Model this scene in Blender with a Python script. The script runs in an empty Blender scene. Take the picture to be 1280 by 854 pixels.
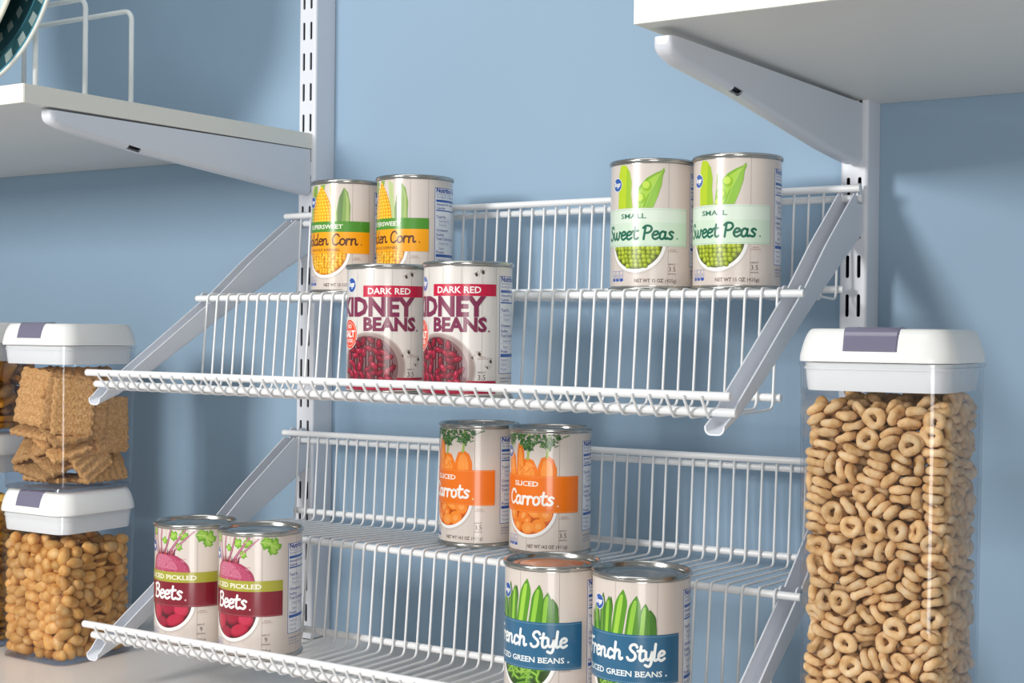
import bpy, bmesh, math, random
from mathutils import Vector, Matrix, Quaternion, Euler
PI = math.pi
C = bpy.context.scene.collection
rnd = random.Random(7)

# ------------------------------------------------------------------ helpers
def lin(c):
    return tuple((x/12.92 if x <= 0.04045 else ((x+0.055)/1.055)**2.4) for x in c)
def hexc(h):
    return lin(tuple(int(h[i:i+2], 16)/255 for i in (0, 2, 4)))
MATS = {}
def mat(name, col=None, rough=0.5, metal=0.0, coat=0.0, spec=0.5, noise=None, bump=None):
    """principled material; noise=(scale, amount, stretch) varies the colour, bump=(scale, strength, distance)"""
    if name in MATS: return MATS[name]
    m = bpy.data.materials.new(name); m.use_nodes = True
    nt = m.node_tree; b = nt.nodes['Principled BSDF']
    if isinstance(col, str): col = hexc(col)
    b.inputs['Base Color'].default_value = (*col, 1)
    b.inputs['Roughness'].default_value = rough
    b.inputs['Metallic'].default_value = metal
    b.inputs['Specular IOR Level'].default_value = spec
    b.inputs['Coat Weight'].default_value = coat
    b.inputs['Coat Roughness'].default_value = 0.08
    tc = None
    if noise or bump:
        tc = nt.nodes.new('ShaderNodeTexCoord')
    if noise:
        sc, amt, st = noise
        mp = nt.nodes.new('ShaderNodeMapping'); mp.inputs['Scale'].default_value = st
        nt.links.new(tc.outputs['Object'], mp.inputs['Vector'])
        n = nt.nodes.new('ShaderNodeTexNoise'); n.inputs['Scale'].default_value = sc; n.inputs['Detail'].default_value = 5
        nt.links.new(mp.outputs['Vector'], n.inputs['Vector'])
        r = nt.nodes.new('ShaderNodeMapRange'); r.inputs['From Min'].default_value = .3; r.inputs['From Max'].default_value = .7
        r.inputs['To Min'].default_value = 1-amt; r.inputs['To Max'].default_value = 1+amt
        nt.links.new(n.outputs['Fac'], r.inputs['Value'])
        mx = nt.nodes.new('ShaderNodeMix'); mx.data_type = 'RGBA'; mx.blend_type = 'MULTIPLY'
        mx.inputs['Factor'].default_value = 1; mx.inputs[6].default_value = (*col, 1)
        nt.links.new(r.outputs['Result'], mx.inputs[7]); nt.links.new(mx.outputs[2], b.inputs['Base Color'])
    if bump:
        sc, s, d = bump
        n = nt.nodes.new('ShaderNodeTexNoise'); n.inputs['Scale'].default_value = sc; n.inputs['Detail'].default_value = 4
        nt.links.new(tc.outputs['Object'], n.inputs['Vector'])
        bp = nt.nodes.new('ShaderNodeBump'); bp.inputs['Strength'].default_value = s; bp.inputs['Distance'].default_value = d
        nt.links.new(n.outputs['Fac'], bp.inputs['Height']); nt.links.new(bp.outputs['Normal'], b.inputs['Normal'])
    MATS[name] = m; return m
def food(name, c1, c2, c3, scale, rough=.6, bump=(400, .4, .0006), rand=.16):
    """mottled food material whose tone also differs from piece to piece"""
    m = mat(name, c1, rough, spec=.3, bump=bump); nt = m.node_tree; b = nt.nodes['Principled BSDF']
    tc = nt.nodes.new('ShaderNodeTexCoord'); n = nt.nodes.new('ShaderNodeTexNoise'); n.inputs['Scale'].default_value = scale; n.inputs['Detail'].default_value = 6
    oi = nt.nodes.new('ShaderNodeObjectInfo'); gi = nt.nodes.new('ShaderNodeNewGeometry')
    ad = nt.nodes.new('ShaderNodeVectorMath'); ad.operation = 'ADD'
    nt.links.new(tc.outputs['Object'], ad.inputs[0]); nt.links.new(oi.outputs['Random'], ad.inputs[1]); nt.links.new(ad.outputs[0], n.inputs['Vector'])
    cr = nt.nodes.new('ShaderNodeValToRGB'); cr.color_ramp.elements[0].position = .32; cr.color_ramp.elements[1].position = .72
    cr.color_ramp.elements[0].color = (*hexc(c2), 1); cr.color_ramp.elements[1].color = (*hexc(c3), 1)
    e = cr.color_ramp.elements.new(.52); e.color = (*hexc(c1), 1)
    nt.links.new(n.outputs['Fac'], cr.inputs['Fac'])
    # tone by piece: object random + island random
    su = nt.nodes.new('ShaderNodeMath'); su.operation = 'ADD'; fr = nt.nodes.new('ShaderNodeMath'); fr.operation = 'FRACT'
    nt.links.new(oi.outputs['Random'], su.inputs[0]); nt.links.new(gi.outputs['Random Per Island'], su.inputs[1]); nt.links.new(su.outputs[0], fr.inputs[0])
    r = nt.nodes.new('ShaderNodeMapRange'); r.inputs['To Min'].default_value = 1-rand; r.inputs['To Max'].default_value = 1+rand*.7
    nt.links.new(fr.outputs[0], r.inputs['Value'])
    mx = nt.nodes.new('ShaderNodeMix'); mx.data_type = 'RGBA'; mx.blend_type = 'MULTIPLY'; mx.inputs['Factor'].default_value = 1
    nt.links.new(cr.outputs['Color'], mx.inputs[6]); nt.links.new(r.outputs['Result'], mx.inputs[7]); nt.links.new(mx.outputs[2], b.inputs['Base Color'])
    return m

class MB:
    def __init__(s): s.v = []; s.f = []; s.m = []; s.sm = []
    def add(s, vs, fs, mi=0, smooth=False):
        o = len(s.v); s.v += [tuple(v) for v in vs]
        for f in fs: s.f.append(tuple(i+o for i in f)); s.m.append(mi); s.sm.append(smooth)
    def box(s, x0, x1, y0, y1, z0, z1, mi=0):
        v = [(x, y, z) for x in (x0, x1) for y in (y0, y1) for z in (z0, z1)]
        s.add(v, [(0,1,3,2),(4,6,7,5),(0,4,5,1),(2,3,7,6),(0,2,6,4),(1,5,7,3)], mi)
    def tube(s, pts, r, n=8, mi=0, cap=True, round_cap=False):
        pts = [Vector(p) for p in pts]; rings = []
        t0 = (pts[1]-pts[0]).normalized()
        a = t0.orthogonal().normalized(); 
        ts = []
        for i in range(len(pts)):
            if i == 0: t = pts[1]-pts[0]
            elif i == len(pts)-1: t = pts[-1]-pts[-2]
            else: t = (pts[i+1]-pts[i]).normalized()+(pts[i]-pts[i-1]).normalized()
            ts.append(t.normalized())
        rs = [r]*len(pts)
        if round_cap:
            P = []; T = []; R = []
            for k in (1, .7, .3): P.append(pts[0]-ts[0]*r*k); T.append(ts[0]); R.append(r*math.sqrt(max(.02, 1-k*k)))
            P += pts; T += ts; R += rs
            for k in (.3, .7, 1): P.append(pts[-1]+ts[-1]*r*k); T.append(ts[-1]); R.append(r*math.sqrt(max(.02, 1-k*k)))
            pts, ts, rs = P, T, R
        prev = ts[0]
        for p, t, rr in zip(pts, ts, rs):
            q = prev.rotation_difference(t); a = q @ a; a = (a-t*a.dot(t)).normalized(); b = t.cross(a); prev = t
            rings.append([p+(a*math.cos(2*PI*k/n)+b*math.sin(2*PI*k/n))*rr for k in range(n)])
        vs = [v for ring in rings for v in ring]; fs = []
        for i in range(len(rings)-1):
            for k in range(n):
                fs.append((i*n+k, i*n+(k+1) % n, (i+1)*n+(k+1) % n, (i+1)*n+k))
        s.add(vs, fs, mi, True)
        if cap:
            s.add(rings[0], [tuple(range(n-1, -1, -1))], mi); s.add(rings[-1], [tuple(range(n))], mi)
    def lathe(s, prof, n=96, mi=0, smooth=True):
        vs = []; fs = []
        for r, z in prof:
            for k in range(n): vs.append((r*math.cos(2*PI*k/n), r*math.sin(2*PI*k/n), z))
        for i in range(len(prof)-1):
            for k in range(n): fs.append((i*n+k, i*n+(k+1) % n, (i+1)*n+(k+1) % n, (i+1)*n+k))
        s.add(vs, fs, mi, smooth)
    def loft(s, rings, mi=0, smooth=True, closed=True, cap0=False, cap1=False):
        n = len(rings[0]); vs = [v for r in rings for v in r]; fs = []
        for i in range(len(rings)-1):
            for k in range(n if closed else n-1):
                fs.append((i*n+k, i*n+(k+1) % n, (i+1)*n+(k+1) % n, (i+1)*n+k))
        if cap0: fs.append(tuple(range(n-1, -1, -1)))
        if cap1: fs.append(tuple((len(rings)-1)*n+k for k in range(n)))
        s.add(vs, fs, mi, smooth)
    def mesh(s, name, mats):
        me = bpy.data.meshes.new(name); me.from_pydata(s.v, [], s.f)
        for m in (mats if isinstance(mats, (list, tuple)) else [mats]): me.materials.append(m)
        me.polygons.foreach_set('material_index', s.m); me.polygons.foreach_set('use_smooth', s.sm); me.update()
        return me
    def build(s, name, mats, parent=None, bevel=0, seg=2, fixn=True, auto=False):
        me = s.mesh(name, mats)
        if fixn:
            bm = bmesh.new(); bm.from_mesh(me); bmesh.ops.remove_doubles(bm, verts=bm.verts, dist=1e-6)
            bmesh.ops.recalc_face_normals(bm, faces=bm.faces); bm.to_mesh(me); bm.free()
        o = link(name, me, parent)
        if bevel:
            b = o.modifiers.new('Bevel', 'BEVEL'); b.width = bevel; b.segments = seg; b.limit_method = 'ANGLE'; b.angle_limit = .6
            w = o.modifiers.new('WN', 'WEIGHTED_NORMAL')
            for p in me.polygons: p.use_smooth = True
        if auto:
            bm = bmesh.new(); bm.from_mesh(me)
            for e in bm.edges:
                if len(e.link_faces) == 2 and e.calc_face_angle(0) > .7: e.smooth = False
            bm.to_mesh(me); bm.free()
        return o
def link(name, me, parent=None, loc=None, rot=None):
    o = bpy.data.objects.new(name, me); C.objects.link(o)
    if parent: o.parent = parent
    if loc: o.location = loc
    if rot is not None: o.rotation_mode = 'QUATERNION'; o.rotation_quaternion = rot
    return o
def tag(o, label=None, cat=None, group=None, kind=None):
    if label: o['label'] = label
    if cat: o['category'] = cat
    if group: o['group'] = group
    if kind: o['kind'] = kind
    return o
def thing(name, label, cat, loc=(0,0,0), rz=0, group=None):
    o = bpy.data.objects.new(name, None); C.objects.link(o); o.location = loc; o.rotation_euler = (0,0,rz); o.empty_display_size = .02
    return tag(o, label, cat, group)
def copy_tree(root, name=None):
    r = root.copy(); C.objects.link(r)
    for ch in root.children:
        c = ch.copy(); C.objects.link(c); c.parent = r
        for g in ch.children:
            d = g.copy(); C.objects.link(d); d.parent = c
    return r
def rsq(w, r, z, n=6, cx=0, cy=0):
    """rounded square ring, counter-clockwise"""
    out = []; h = w/2-r
    for k, (sx, sy) in enumerate(((1,1),(-1,1),(-1,-1),(1,-1))):
        for i in range(n+1):
            a = k*PI/2+i*PI/2/n
            out.append((cx+sx*h+r*math.cos(a), cy+sy*h+r*math.sin(a), z))
    return out
def catmull(pts, k=6):
    if len(pts) < 3: return list(pts)
    P = [pts[0]]+list(pts)+[pts[-1]]; out = []
    for i in range(1, len(P)-2):
        p0, p1, p2, p3 = P[i-1:i+3]
        for j in range(k):
            t = j/k
            out.append(tuple(.5*((2*b)+(-a+c)*t+(2*a-5*b+4*c-d)*t*t+(-a+3*b-3*c+d)*t**3) for a, b, c, d in zip(p0, p1, p2, p3)))
    out.append(tuple(pts[-1])); return out

# ------------------------------------------------------------------ camera
CX, CY, CZ = 1.01173, -1.20076, -0.12408
yaw, pitch, roll, FPX = 0.55921, -0.00613, 0.01008, 1730.385
fw = Vector((-math.sin(yaw)*math.cos(pitch), math.cos(yaw)*math.cos(pitch), math.sin(pitch)))
rt = Vector((math.cos(yaw), math.sin(yaw), 0)); upv = rt.cross(fw)
r2 = rt*math.cos(roll)+upv*math.sin(roll); u2 = upv*math.cos(roll)-rt*math.sin(roll)
CAM = Vector((CX, CY, CZ))
cam = bpy.data.objects.new('camera', bpy.data.cameras.new('camera')); C.objects.link(cam)
cam.data.sensor_width = 36; cam.data.lens = FPX/1280*36; cam.data.clip_start = .05
cam.matrix_world = Matrix((( r2.x, u2.x, -fw.x, CX), (r2.y, u2.y, -fw.y, CY), (r2.z, u2.z, -fw.z, CZ), (0,0,0,1)))
bpy.context.scene.camera = cam

# ------------------------------------------------------------------ materials
M_wall = mat('wall_paint', lin((.572, .672, .758)), .62, spec=.3, noise=(3, .02, (1,1,1)), bump=(260, .10, .0006))
M_wire = mat('white_vinyl_coating', 'E9EAEB', .32, spec=.5)
M_steel_paint = mat('white_powder_coat', 'DCDFE6', .38, spec=.5)
M_slot = mat('painted_inside_shade', '2A3040', .6)  # dark colour stands in for shade inside uprights and bracket arms
M_board = mat('shelf_laminate', 'E4E3DF', .45, noise=(6, .012, (1,1,1)))
M_edge = mat('shelf_edge_band', 'E9E5DA', .42)
M_counter = mat('counter_laminate', 'E9E1DA', .28, spec=.5, noise=(4, .02, (1,1,1)))
M_lid = mat('white_plastic', 'F1F1EF', .3, spec=.5)
M_tin = mat('tin', 'B9B8B4', .22, metal=1.0)
M_latch = mat('smoky_violet_plastic', '77748A', .12, coat=.6)

def clear_plastic(name, tint, base_r=.03):
    m = bpy.data.materials.new(name); m.use_nodes = True; nt = m.node_tree; nt.nodes.clear()
    o = nt.nodes.new('ShaderNodeOutputMaterial'); mx = nt.nodes.new('ShaderNodeMixShader')
    t = nt.nodes.new('ShaderNodeBsdfTransparent'); t.inputs['Color'].default_value = (*tint, 1)
    g = nt.nodes.new('ShaderNodeBsdfGlossy'); g.inputs['Roughness'].default_value = base_r
    ge = nt.nodes.new('ShaderNodeNewGeometry'); dp = nt.nodes.new('ShaderNodeVectorMath'); dp.operation = 'DOT_PRODUCT'
    nt.links.new(ge.outputs['Normal'], dp.inputs[0]); nt.links.new(ge.outputs['Incoming'], dp.inputs[1])
    def M(op, a, b):
        n = nt.nodes.new('ShaderNodeMath'); n.operation = op
        for i, x in enumerate((a, b)):
            if x is None: continue
            if isinstance(x, (int, float)): n.inputs[i].default_value = x
            else: nt.links.new(x, n.inputs[i])
        return n.outputs[0]
    k = M('SUBTRACT', 1.0, M('ABSOLUTE', dp.outputs['Value'], None))
    fac = M('ADD', M('MULTIPLY', M('POWER', k, 5.0), .8), .028)
    nt.links.new(fac, mx.inputs['Fac']); nt.links.new(t.outputs[0], mx.inputs[1]); nt.links.new(g.outputs[0], mx.inputs[2])
    nt.links.new(mx.outputs[0], o.inputs['Surface']); return m
M_clear = clear_plastic('clear_plastic', (.965, .972, .985))
M_base = clear_plastic('clear_plastic_base', (.90, .88, .89))

# ------------------------------------------------------------------ the setting
mb = MB(); mb.box(-2.2, 2.6, 0, .1, -.52, 1.4); o = mb.build('wall_back', M_wall); tag(o, kind='structure')
mb = MB(); mb.box(-2.2, 2.6, -.62, -.0005, -.5024, -.4624)
o = mb.build('countertop', M_counter, bevel=.004); tag(o, 'pale beige countertop running along the blue wall below the wire shelves', 'countertop')

# ------------------------------------------------------------------ slotted uprights
def upright(x0, zslot, label, z0=-.4615, z1=.62):
    W, D, P, L = .0244, .0328, .0336, .0197
    root = thing('shelf_upright', label, 'upright', (x0, 0, z0), 0, 'slotted wall uprights')
    m = MB(); t = .0016
    cols = (.0072, .0172); hw = .0016
    r = .0028
    # front face with real slots
    xs = [r, cols[0]-hw*2, cols[0]+hw*2, cols[1]-hw*2, cols[1]+hw*2, W-r]
    for a, b in ((0, 1), (2, 3), (4, 5)):
        m.add([(xs[a], -D, 0), (xs[b], -D, 0), (xs[b], -D, z1-z0), (xs[a], -D, z1-z0)], [(0,1,2,3)])
    k0 = math.floor((z0-zslot)/P); zz = zslot+k0*P
    while zz < z1+P:
        lo, hi = max(zz-P/2+L/2-L/2, z0), min(zz+P/2, z1)   # cell centred on the slot centre zz
        if hi-lo > .002:
            for c in cols:
                s0, s1 = zz-L/2+hw, zz+L/2-hw
                full = s0-hw > lo+1e-4 and s1+hw < hi-1e-4
                if not full:
                    m.add([(c-2*hw, -D, lo-z0), (c+2*hw, -D, lo-z0), (c+2*hw, -D, hi-z0), (c-2*hw, -D, hi-z0)], [(0,1,2,3)]); continue
                inn = [(c+hw*math.cos(a*PI/6), s1+hw*math.sin(a*PI/6)) for a in range(7)]+[(c-hw*math.cos(a*PI/6), s0-hw*math.sin(a*PI/6)) for a in range(7)]
                X, x = c+2*hw, c-2*hw
                out = [(X, s1), (X, (s1+hi)/2), (X, hi), (c, hi), (x, hi), (x, (s1+hi)/2), (x, s1), (x, s0), (x, (s0+lo)/2), (x, lo), (c, lo), (X, lo), (X, (s0+lo)/2), (X, s0)]
                n = len(inn)
                vs = [(a, -D, b-z0) for a, b in out]+[(a, -D, b-z0) for a, b in inn]+[(a, -D+t, b-z0) for a, b in inn]
                m.add(vs, [(i, (i+1) % n, n+(i+1) % n, n+i) for i in range(n)])
                m.add(vs, [(n+i, n+(i+1) % n, 2*n+(i+1) % n, 2*n+i) for i in range(n)])
        zz += P
    # rounded corners and side walls down to the wall
    for sgn, xc in ((1, W-r), (-1, r)):
        prof = [(xc+sgn*r*math.sin(a*PI/12), -D+r-r*math.cos(a*PI/12)) for a in range(7)]+[(xc+sgn*r, -.0004)]
        m.loft([[(x, y, z) for x, y in prof] for z in (0, z1-z0)], closed=False)
    m.build('channel', M_steel_paint, root)
    i = MB()   # dark sheets, shade inside the channel put into their colour
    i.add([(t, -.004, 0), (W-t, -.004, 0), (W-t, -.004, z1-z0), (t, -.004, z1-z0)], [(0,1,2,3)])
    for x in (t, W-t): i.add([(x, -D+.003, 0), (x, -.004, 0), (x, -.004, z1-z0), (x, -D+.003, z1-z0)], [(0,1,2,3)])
    i.build('channel_shade', M_slot, root)
    return root
upright(.0002, .2148-.00985, 'tall white slotted upright on the wall behind the golden corn cans')
upright(.6147, -.0876-.00985, 'tall white slotted upright on the wall behind the tall cereal canister')

# ------------------------------------------------------------------ U-channel brackets
def lerp_tab(tab, y):
    tab = sorted(tab)
    if y <= tab[0][0]: return tab[0][1]
    for (a, za), (b, zb) in zip(tab, tab[1:]):
        if y <= b: return za+(zb-za)*(y-a)/(b-a)
    return tab[-1][1]
def channel_mesh(tops, bots, ys, hw, t, r, notch=None, cap=False):
    """U channel open at the top; stations along y"""
    m = MB(); outer = []; inner = []
    for y in ys:
        zt, zb = lerp_tab(tops, y), lerp_tab(bots, y)
        d = max(zt-zb, .0008); rr = min(r, d*.8)
        o = [(-hw, y, zt)]+[(-hw+rr-rr*math.cos(a*PI/10), y, zb+rr-rr*math.sin(a*PI/10)) for a in range(6)]
        o += [(hw-rr+rr*math.sin(a*PI/10), y, zb+rr-rr*math.cos(a*PI/10)) for a in range(6)]+[(hw, y, zt)]
        h2, zb2, r2_ = hw-t, min(zb+t, zt-.0002), max(rr-t, .0003)
        i = [(-h2, y, zt)]+[(-h2+r2_-r2_*math.cos(a*PI/10), y, zb2+r2_-r2_*math.sin(a*PI/10)) for a in range(6)]
        i += [(h2-r2_+r2_*math.sin(a*PI/10), y, zb2+r2_-r2_*math.cos(a*PI/10)) for a in range(6)]+[(h2, y, zt)]
        if cap:
            k_ = min(1, max(0, (y-ys[0])/.007)); f_ = .62+.38*math.sqrt(1-(1-k_)**2); o = [(x*f_, yy, z) for x, yy, z in o]; i = [(x*f_, yy, z) for x, yy, z in i]
        outer.append(o); inner.append([(x, yy, min(z, zt)) for x, yy, z in i])
    if cap: inner[0] = inner[1]
    m.loft(outer, closed=False); m.loft(inner[1:] if cap else inner, closed=False)
    n = len(outer[0])
    for k in (0, n-1):
        m.loft([[a[k], b[k]] for a, b in zip(outer, inner)], smooth=False, closed=False)
    for e in ((-1,) if cap else (0, -1)):
        m.loft([outer[e], inner[e]], smooth=False, closed=False)
    if cap: m.add(outer[0], [tuple(range(n))], 0)
    if notch:   # punched hole on the lower right edge
        keep = []
        for q, f in enumerate(m.f):
            vs = [m.v[i] for i in f]
            hit = all(abs(v[1]-notch[0]) <= notch[1]+1e-6 and v[0] > hw*.3 and v[2]-lerp_tab(bots, v[1]) < r*.97 for v in vs)
            if not hit: keep.append(q)
        m.f = [m.f[q] for q in keep]; m.m = [m.m[q] for q in keep]; m.sm = [m.sm[q] for q in keep]
    return m
def shelf_bracket(xc, tops, bots, tip, notch, label):
    root = thing('shelf_bracket', label, 'bracket', (xc, 0, 0), 0, 'white brackets under the board shelves')
    ys = sorted(set([y for y, z in bots]+[y for y, z in tops]+[notch[0]+notch[1]*k/6 for k in range(-6, 7)]))
    o = channel_mesh(tops, bots, ys, .0072, .0014, .0045, notch, True).build('bracket_arm', M_steel_paint, root, auto=True)
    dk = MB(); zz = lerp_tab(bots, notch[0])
    dk.box(-.0052, .0050, notch[0]-.014, notch[0]+.014, zz+.0028, zz+.009); dk.build('bracket_shade', M_slot, root)  # added dark box paints the shade seen through the punched hole
    # hooks that sit in the upright's slots
    for dz in (.012, .045):
        h = MB(); h.box(.0034, .0052, -.036, -.029, lerp_tab(bots, -.034)+dz-.006, lerp_tab(bots, -.034)+dz+.006)
        h.build('slot_hook', M_steel_paint, root)
    return root
def tip_tab(y0, z_top, pts): return pts
shelf_bracket(.0113,
    [(-.3835, .0686), (-.0330, .0747)],
    [(-.3835, .0628), (-.3828, .0603), (-.3810, .0582), (-.3770, .0564), (-.3685, .0543), (-.3505, .0512), (-.2911, .0452), (-.2792, .0436), (-.15, .0335), (-.045, .0252), (-.0330, .0250)],
    None, (-.2850, .0075, .0052), 'white tapered steel bracket holding up the left-hand white board shelf')
shelf_bracket(.6268,
    [(-.4110, .0642), (-.0330, .0763)],
    [(-.4110, .0592), (-.4103, .0568), (-.4085, .0547), (-.4050, .0526), (-.3901, .0490), (-.3043, .0440), (-.1203, .0272), (-.0706, .0242), (-.0432, .0234), (-.0330, .0250)],
    None, (-.3040, .0075, .0055), 'white tapered steel bracket holding up the right-hand white board shelf')

# ------------------------------------------------------------------ white board shelves
def board(name, x0, x1, yf, zf, zb, th, label, edge_end):
    root = thing(name, label, 'shelf', (0, 0, 0), 0, 'white board shelves')
    m = MB(); e = .0006; yb = -.0008
    v = []
    for x in (x0, x1):
        for y, z in ((yf, zf), (yb, zb), (yb, zb+th), (yf, zf+th)): v.append((x, y, z))
    m.add(v, [(0,1,5,4), (1,2,6,5), (2,3,7,6), (3,0,4,7), (0,3,2,1), (4,5,6,7)])
    m.build('shelf_board', M_board, root, bevel=.0008)
    b = MB(); b.box(x0-.0002, x1+.0002, yf-.0007, yf+.0002, zf+.0003, zf+th-.0003); b.build('front_edge_band', M_edge, root)
    xe = x1 if edge_end > 0 else x0
    b = MB()
    vv = []
    for x in ((xe-.0002, xe+.0007) if edge_end > 0 else (xe-.0007, xe+.0002)):
        for y, z in ((yf, zf+.0003), (yb, zb+.0003), (yb, zb+th-.0003), (yf, zf+th-.0003)): vv.append((x, y, z))
    b.add(vv, [(0,1,5,4), (1,2,6,5), (2,3,7,6), (3,0,4,7), (0,3,2,1), (4,5,6,7)]); b.build('end_edge_band', M_edge, root)
    return root
board('board_shelf', -1.7, .0186, -.4119, .0706, .0757, .0170, 'left-hand white board shelf carrying the plate rack', 1)
board('board_shelf', .6155, 2.2, -.4267, .0694, .0800, .0240, 'thick right-hand white board shelf high above the cereal canister', -1)

# ------------------------------------------------------------------ wire can shelves
RT, RW = .0032, .0011     # rail and wire radii
X0, X1 = 0.0, .63915
WX = [.0192+k*(.6192-.0192)/45 for k in range(46)]
#            rail: (y, z_left, z_right)
UPPER = dict(A=(-.0527, .0003, .0015), D=(-.1846, -.0925, -.0915), F=(-.3140, -.1752, -.1776), G=(-.3244, -.1645, -.1660), C=(-.0487, -.0845, -.0840), E=(-.1915, -.1722, -.1718))
LOWER = dict(A=(-.0527, -.2352, -.2324), D=(-.1840, -.3240, -.3246), F=(-.3150, -.4088, -.4095), G=(-.3255, -.3968, -.3962), C=(-.0487, -.3190, -.3168), E=(-.1915, -.4072, -.4060))
def wire_shelf(T, label):
    zb0 = (T['A'][1]+T['A'][2])/2
    root = thing('wire_shelf', label, 'wire shelf', (0, 0, zb0), 0, 'two-step wire can shelves')
    def Z(k, x): y, a, b = T[k]; return a+(b-a)*(x-X0)/(X1-X0)-zb0
    def rail(name, y, key, dz, xa, xb):
        m = MB(); m.tube([(xa, y, Z(key, xa)+dz), ((xa+xb)/2, y, Z(key, (xa+xb)/2)+dz), (xb, y, Z(key, xb)+dz)], RT, 14, round_cap=False)
        o = m.build(name, M_wire, root, bevel=.0008); return o
    rail('top_rail', T['A'][0], 'A', 0, X0, X1)
    rail('top_rail', T['A'][0]+.0086, 'A', -.0078, X0+.012, X1-.001)
    rail('upper_tread_rail', T['C'][0], 'C', 0, X0+.014, X1-.0148)
    rail('step_rail', T['D'][0], 'D', 0, X0, X1)
    rail('lower_tread_rail', T['E'][0], 'E', 0, X0+.014, X1-.0148)
    rail('front_rail', T['F'][0], 'F', 0, X0, X1)
    rail('lip_rail', T['G'][0], 'G', 0, X0, X1)
    for x in WX:
        g = RT+RW
        yA = T['A'][0]+g; yC = T['C'][0]-g; yD = T['D'][0]-g; yE = T['E'][0]-g*1.0
        def arc(p, a, b, rad, n=4):   # fillet at p between directions to a and b (y,z)
            pv, av, bv = Vector(p), Vector(a), Vector(b); d1 = (av-pv).normalized(); d2 = (bv-pv).normalized()
            s, e = pv+d1*rad, pv+d2*rad
            return [tuple(s*(1-t)**2+pv*2*t*(1-t)+e*t*t) for t in [i/n for i in range(n+1)]]
        A0 = (yA, Z('A', x)+.0022)
        c1 = (yC-.0012, Z('C', x)-.0088)
        c2 = (yD, Z('D', x)+g)
        c3 = (yE-.0012, Z('E', x)-.0088)
        f1 = (T['F'][0]+.0006, Z('F', x)-g)
        f2 = (T['F'][0]-g*.72, Z('F', x)-g*.70)
        G1 = (T['G'][0]-g*.72, Z('G', x)-g*.70)
        G0 = (T['G'][0]-g*.98, Z('G', x)+.0002)
        path = [A0]+arc(c1, A0, c2, .007)+arc(c2, c1, c3, .0045)+arc(c3, c2, f1, .007)+[f1, (T['F'][0]-g*.38, Z('F', x)-g*.92), f2, G1, G0]
        m = MB(); m.tube([(x, y, z) for y, z in path], RW, 7)
        m.build('wire', M_wire, root, fixn=False)
    return root
wire_shelf(UPPER, 'upper white two-step wire shelf carrying the corn, kidney bean and pea cans')
wire_shelf(LOWER, 'lower white two-step wire shelf carrying the beet, carrot and green bean cans')

def wire_bracket(xc, T, right, label):
    k = 2 if right else 1
    zA = T['A'][k]
    root = thing('wire_shelf_bracket', label, 'bracket', (xc, 0, zA), 0, 'slanted brackets of the wire shelves')
    zD, zF = T['D'][k]-zA, T['F'][k]-zA
    tops = [(-.0335, -.0116), (-.0465, -.0116), (-.0478, -.0062), (-.0560, -.0046), (-.1250, -.0522), (-.170, -.0870), (-.184, zD-.0034), (-.25, -.1395), (-.30, -.1718), (-.314, zF-.0034), (-.322, -.1862), (-.3255, -.1882)]
    bots = [(-.0335, -.041), (-.0676, -.0585), (-.1295, -.0915), (-.2043, -.1340), (-.2666, -.1690), (-.30, -.1858), (-.314, -.1905), (-.322, -.1934), (-.3255, -.1945)]
    ys = sorted(set([a for a, b in tops]+[a for a, b in bots]))
    channel_mesh(tops, bots, ys, .0075, .0013, .0058).build('bracket_arm', M_steel_paint, root, auto=True)
    for sx in (-1, 1):
        x = sx*.0068
        m = MB(); ring = [(T['D'][0]+.0062+.0062*math.cos(a*PI/8), zD+.001+.0055*math.sin(a*PI/8)) for a in range(9)]
        ring = ring+[(T['D'][0]+.0015, zD-.003), (T['D'][0]+.012, zD-.0005)]
        m.loft([[(x-.0007, y, z) for y, z in ring], [(x+.0007, y, z) for y, z in ring]], smooth=False, cap0=True, cap1=True)
        m.build('rail_tab', M_steel_paint, root)
        m = MB(); ring = [(-.0415+.0058*math.cos(a*PI/8), .0008+.0045*math.sin(a*PI/8)) for a in range(9)]+[(-.0475, -.012), (-.0340, -.012), (-.0340, .0)]
        m.loft([[(x-.0007, y, z) for y, z in ring], [(x+.0007, y, z) for y, z in ring]], smooth=False, cap0=True, cap1=True)
        m.build('rail_tab', M_steel_paint, root)
    return root
wire_bracket(.0113, UPPER, False, 'slanted white bracket at the left end of the upper wire shelf')
wire_bracket(.6277, UPPER, True, 'slanted white bracket at the right end of the upper wire shelf')
wire_bracket(.0113, LOWER, False, 'slanted white bracket at the left end of the lower wire shelf')
wire_bracket(.6277, LOWER, True, 'slanted white bracket at the right end of the lower wire shelf, beside the cereal')

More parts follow.
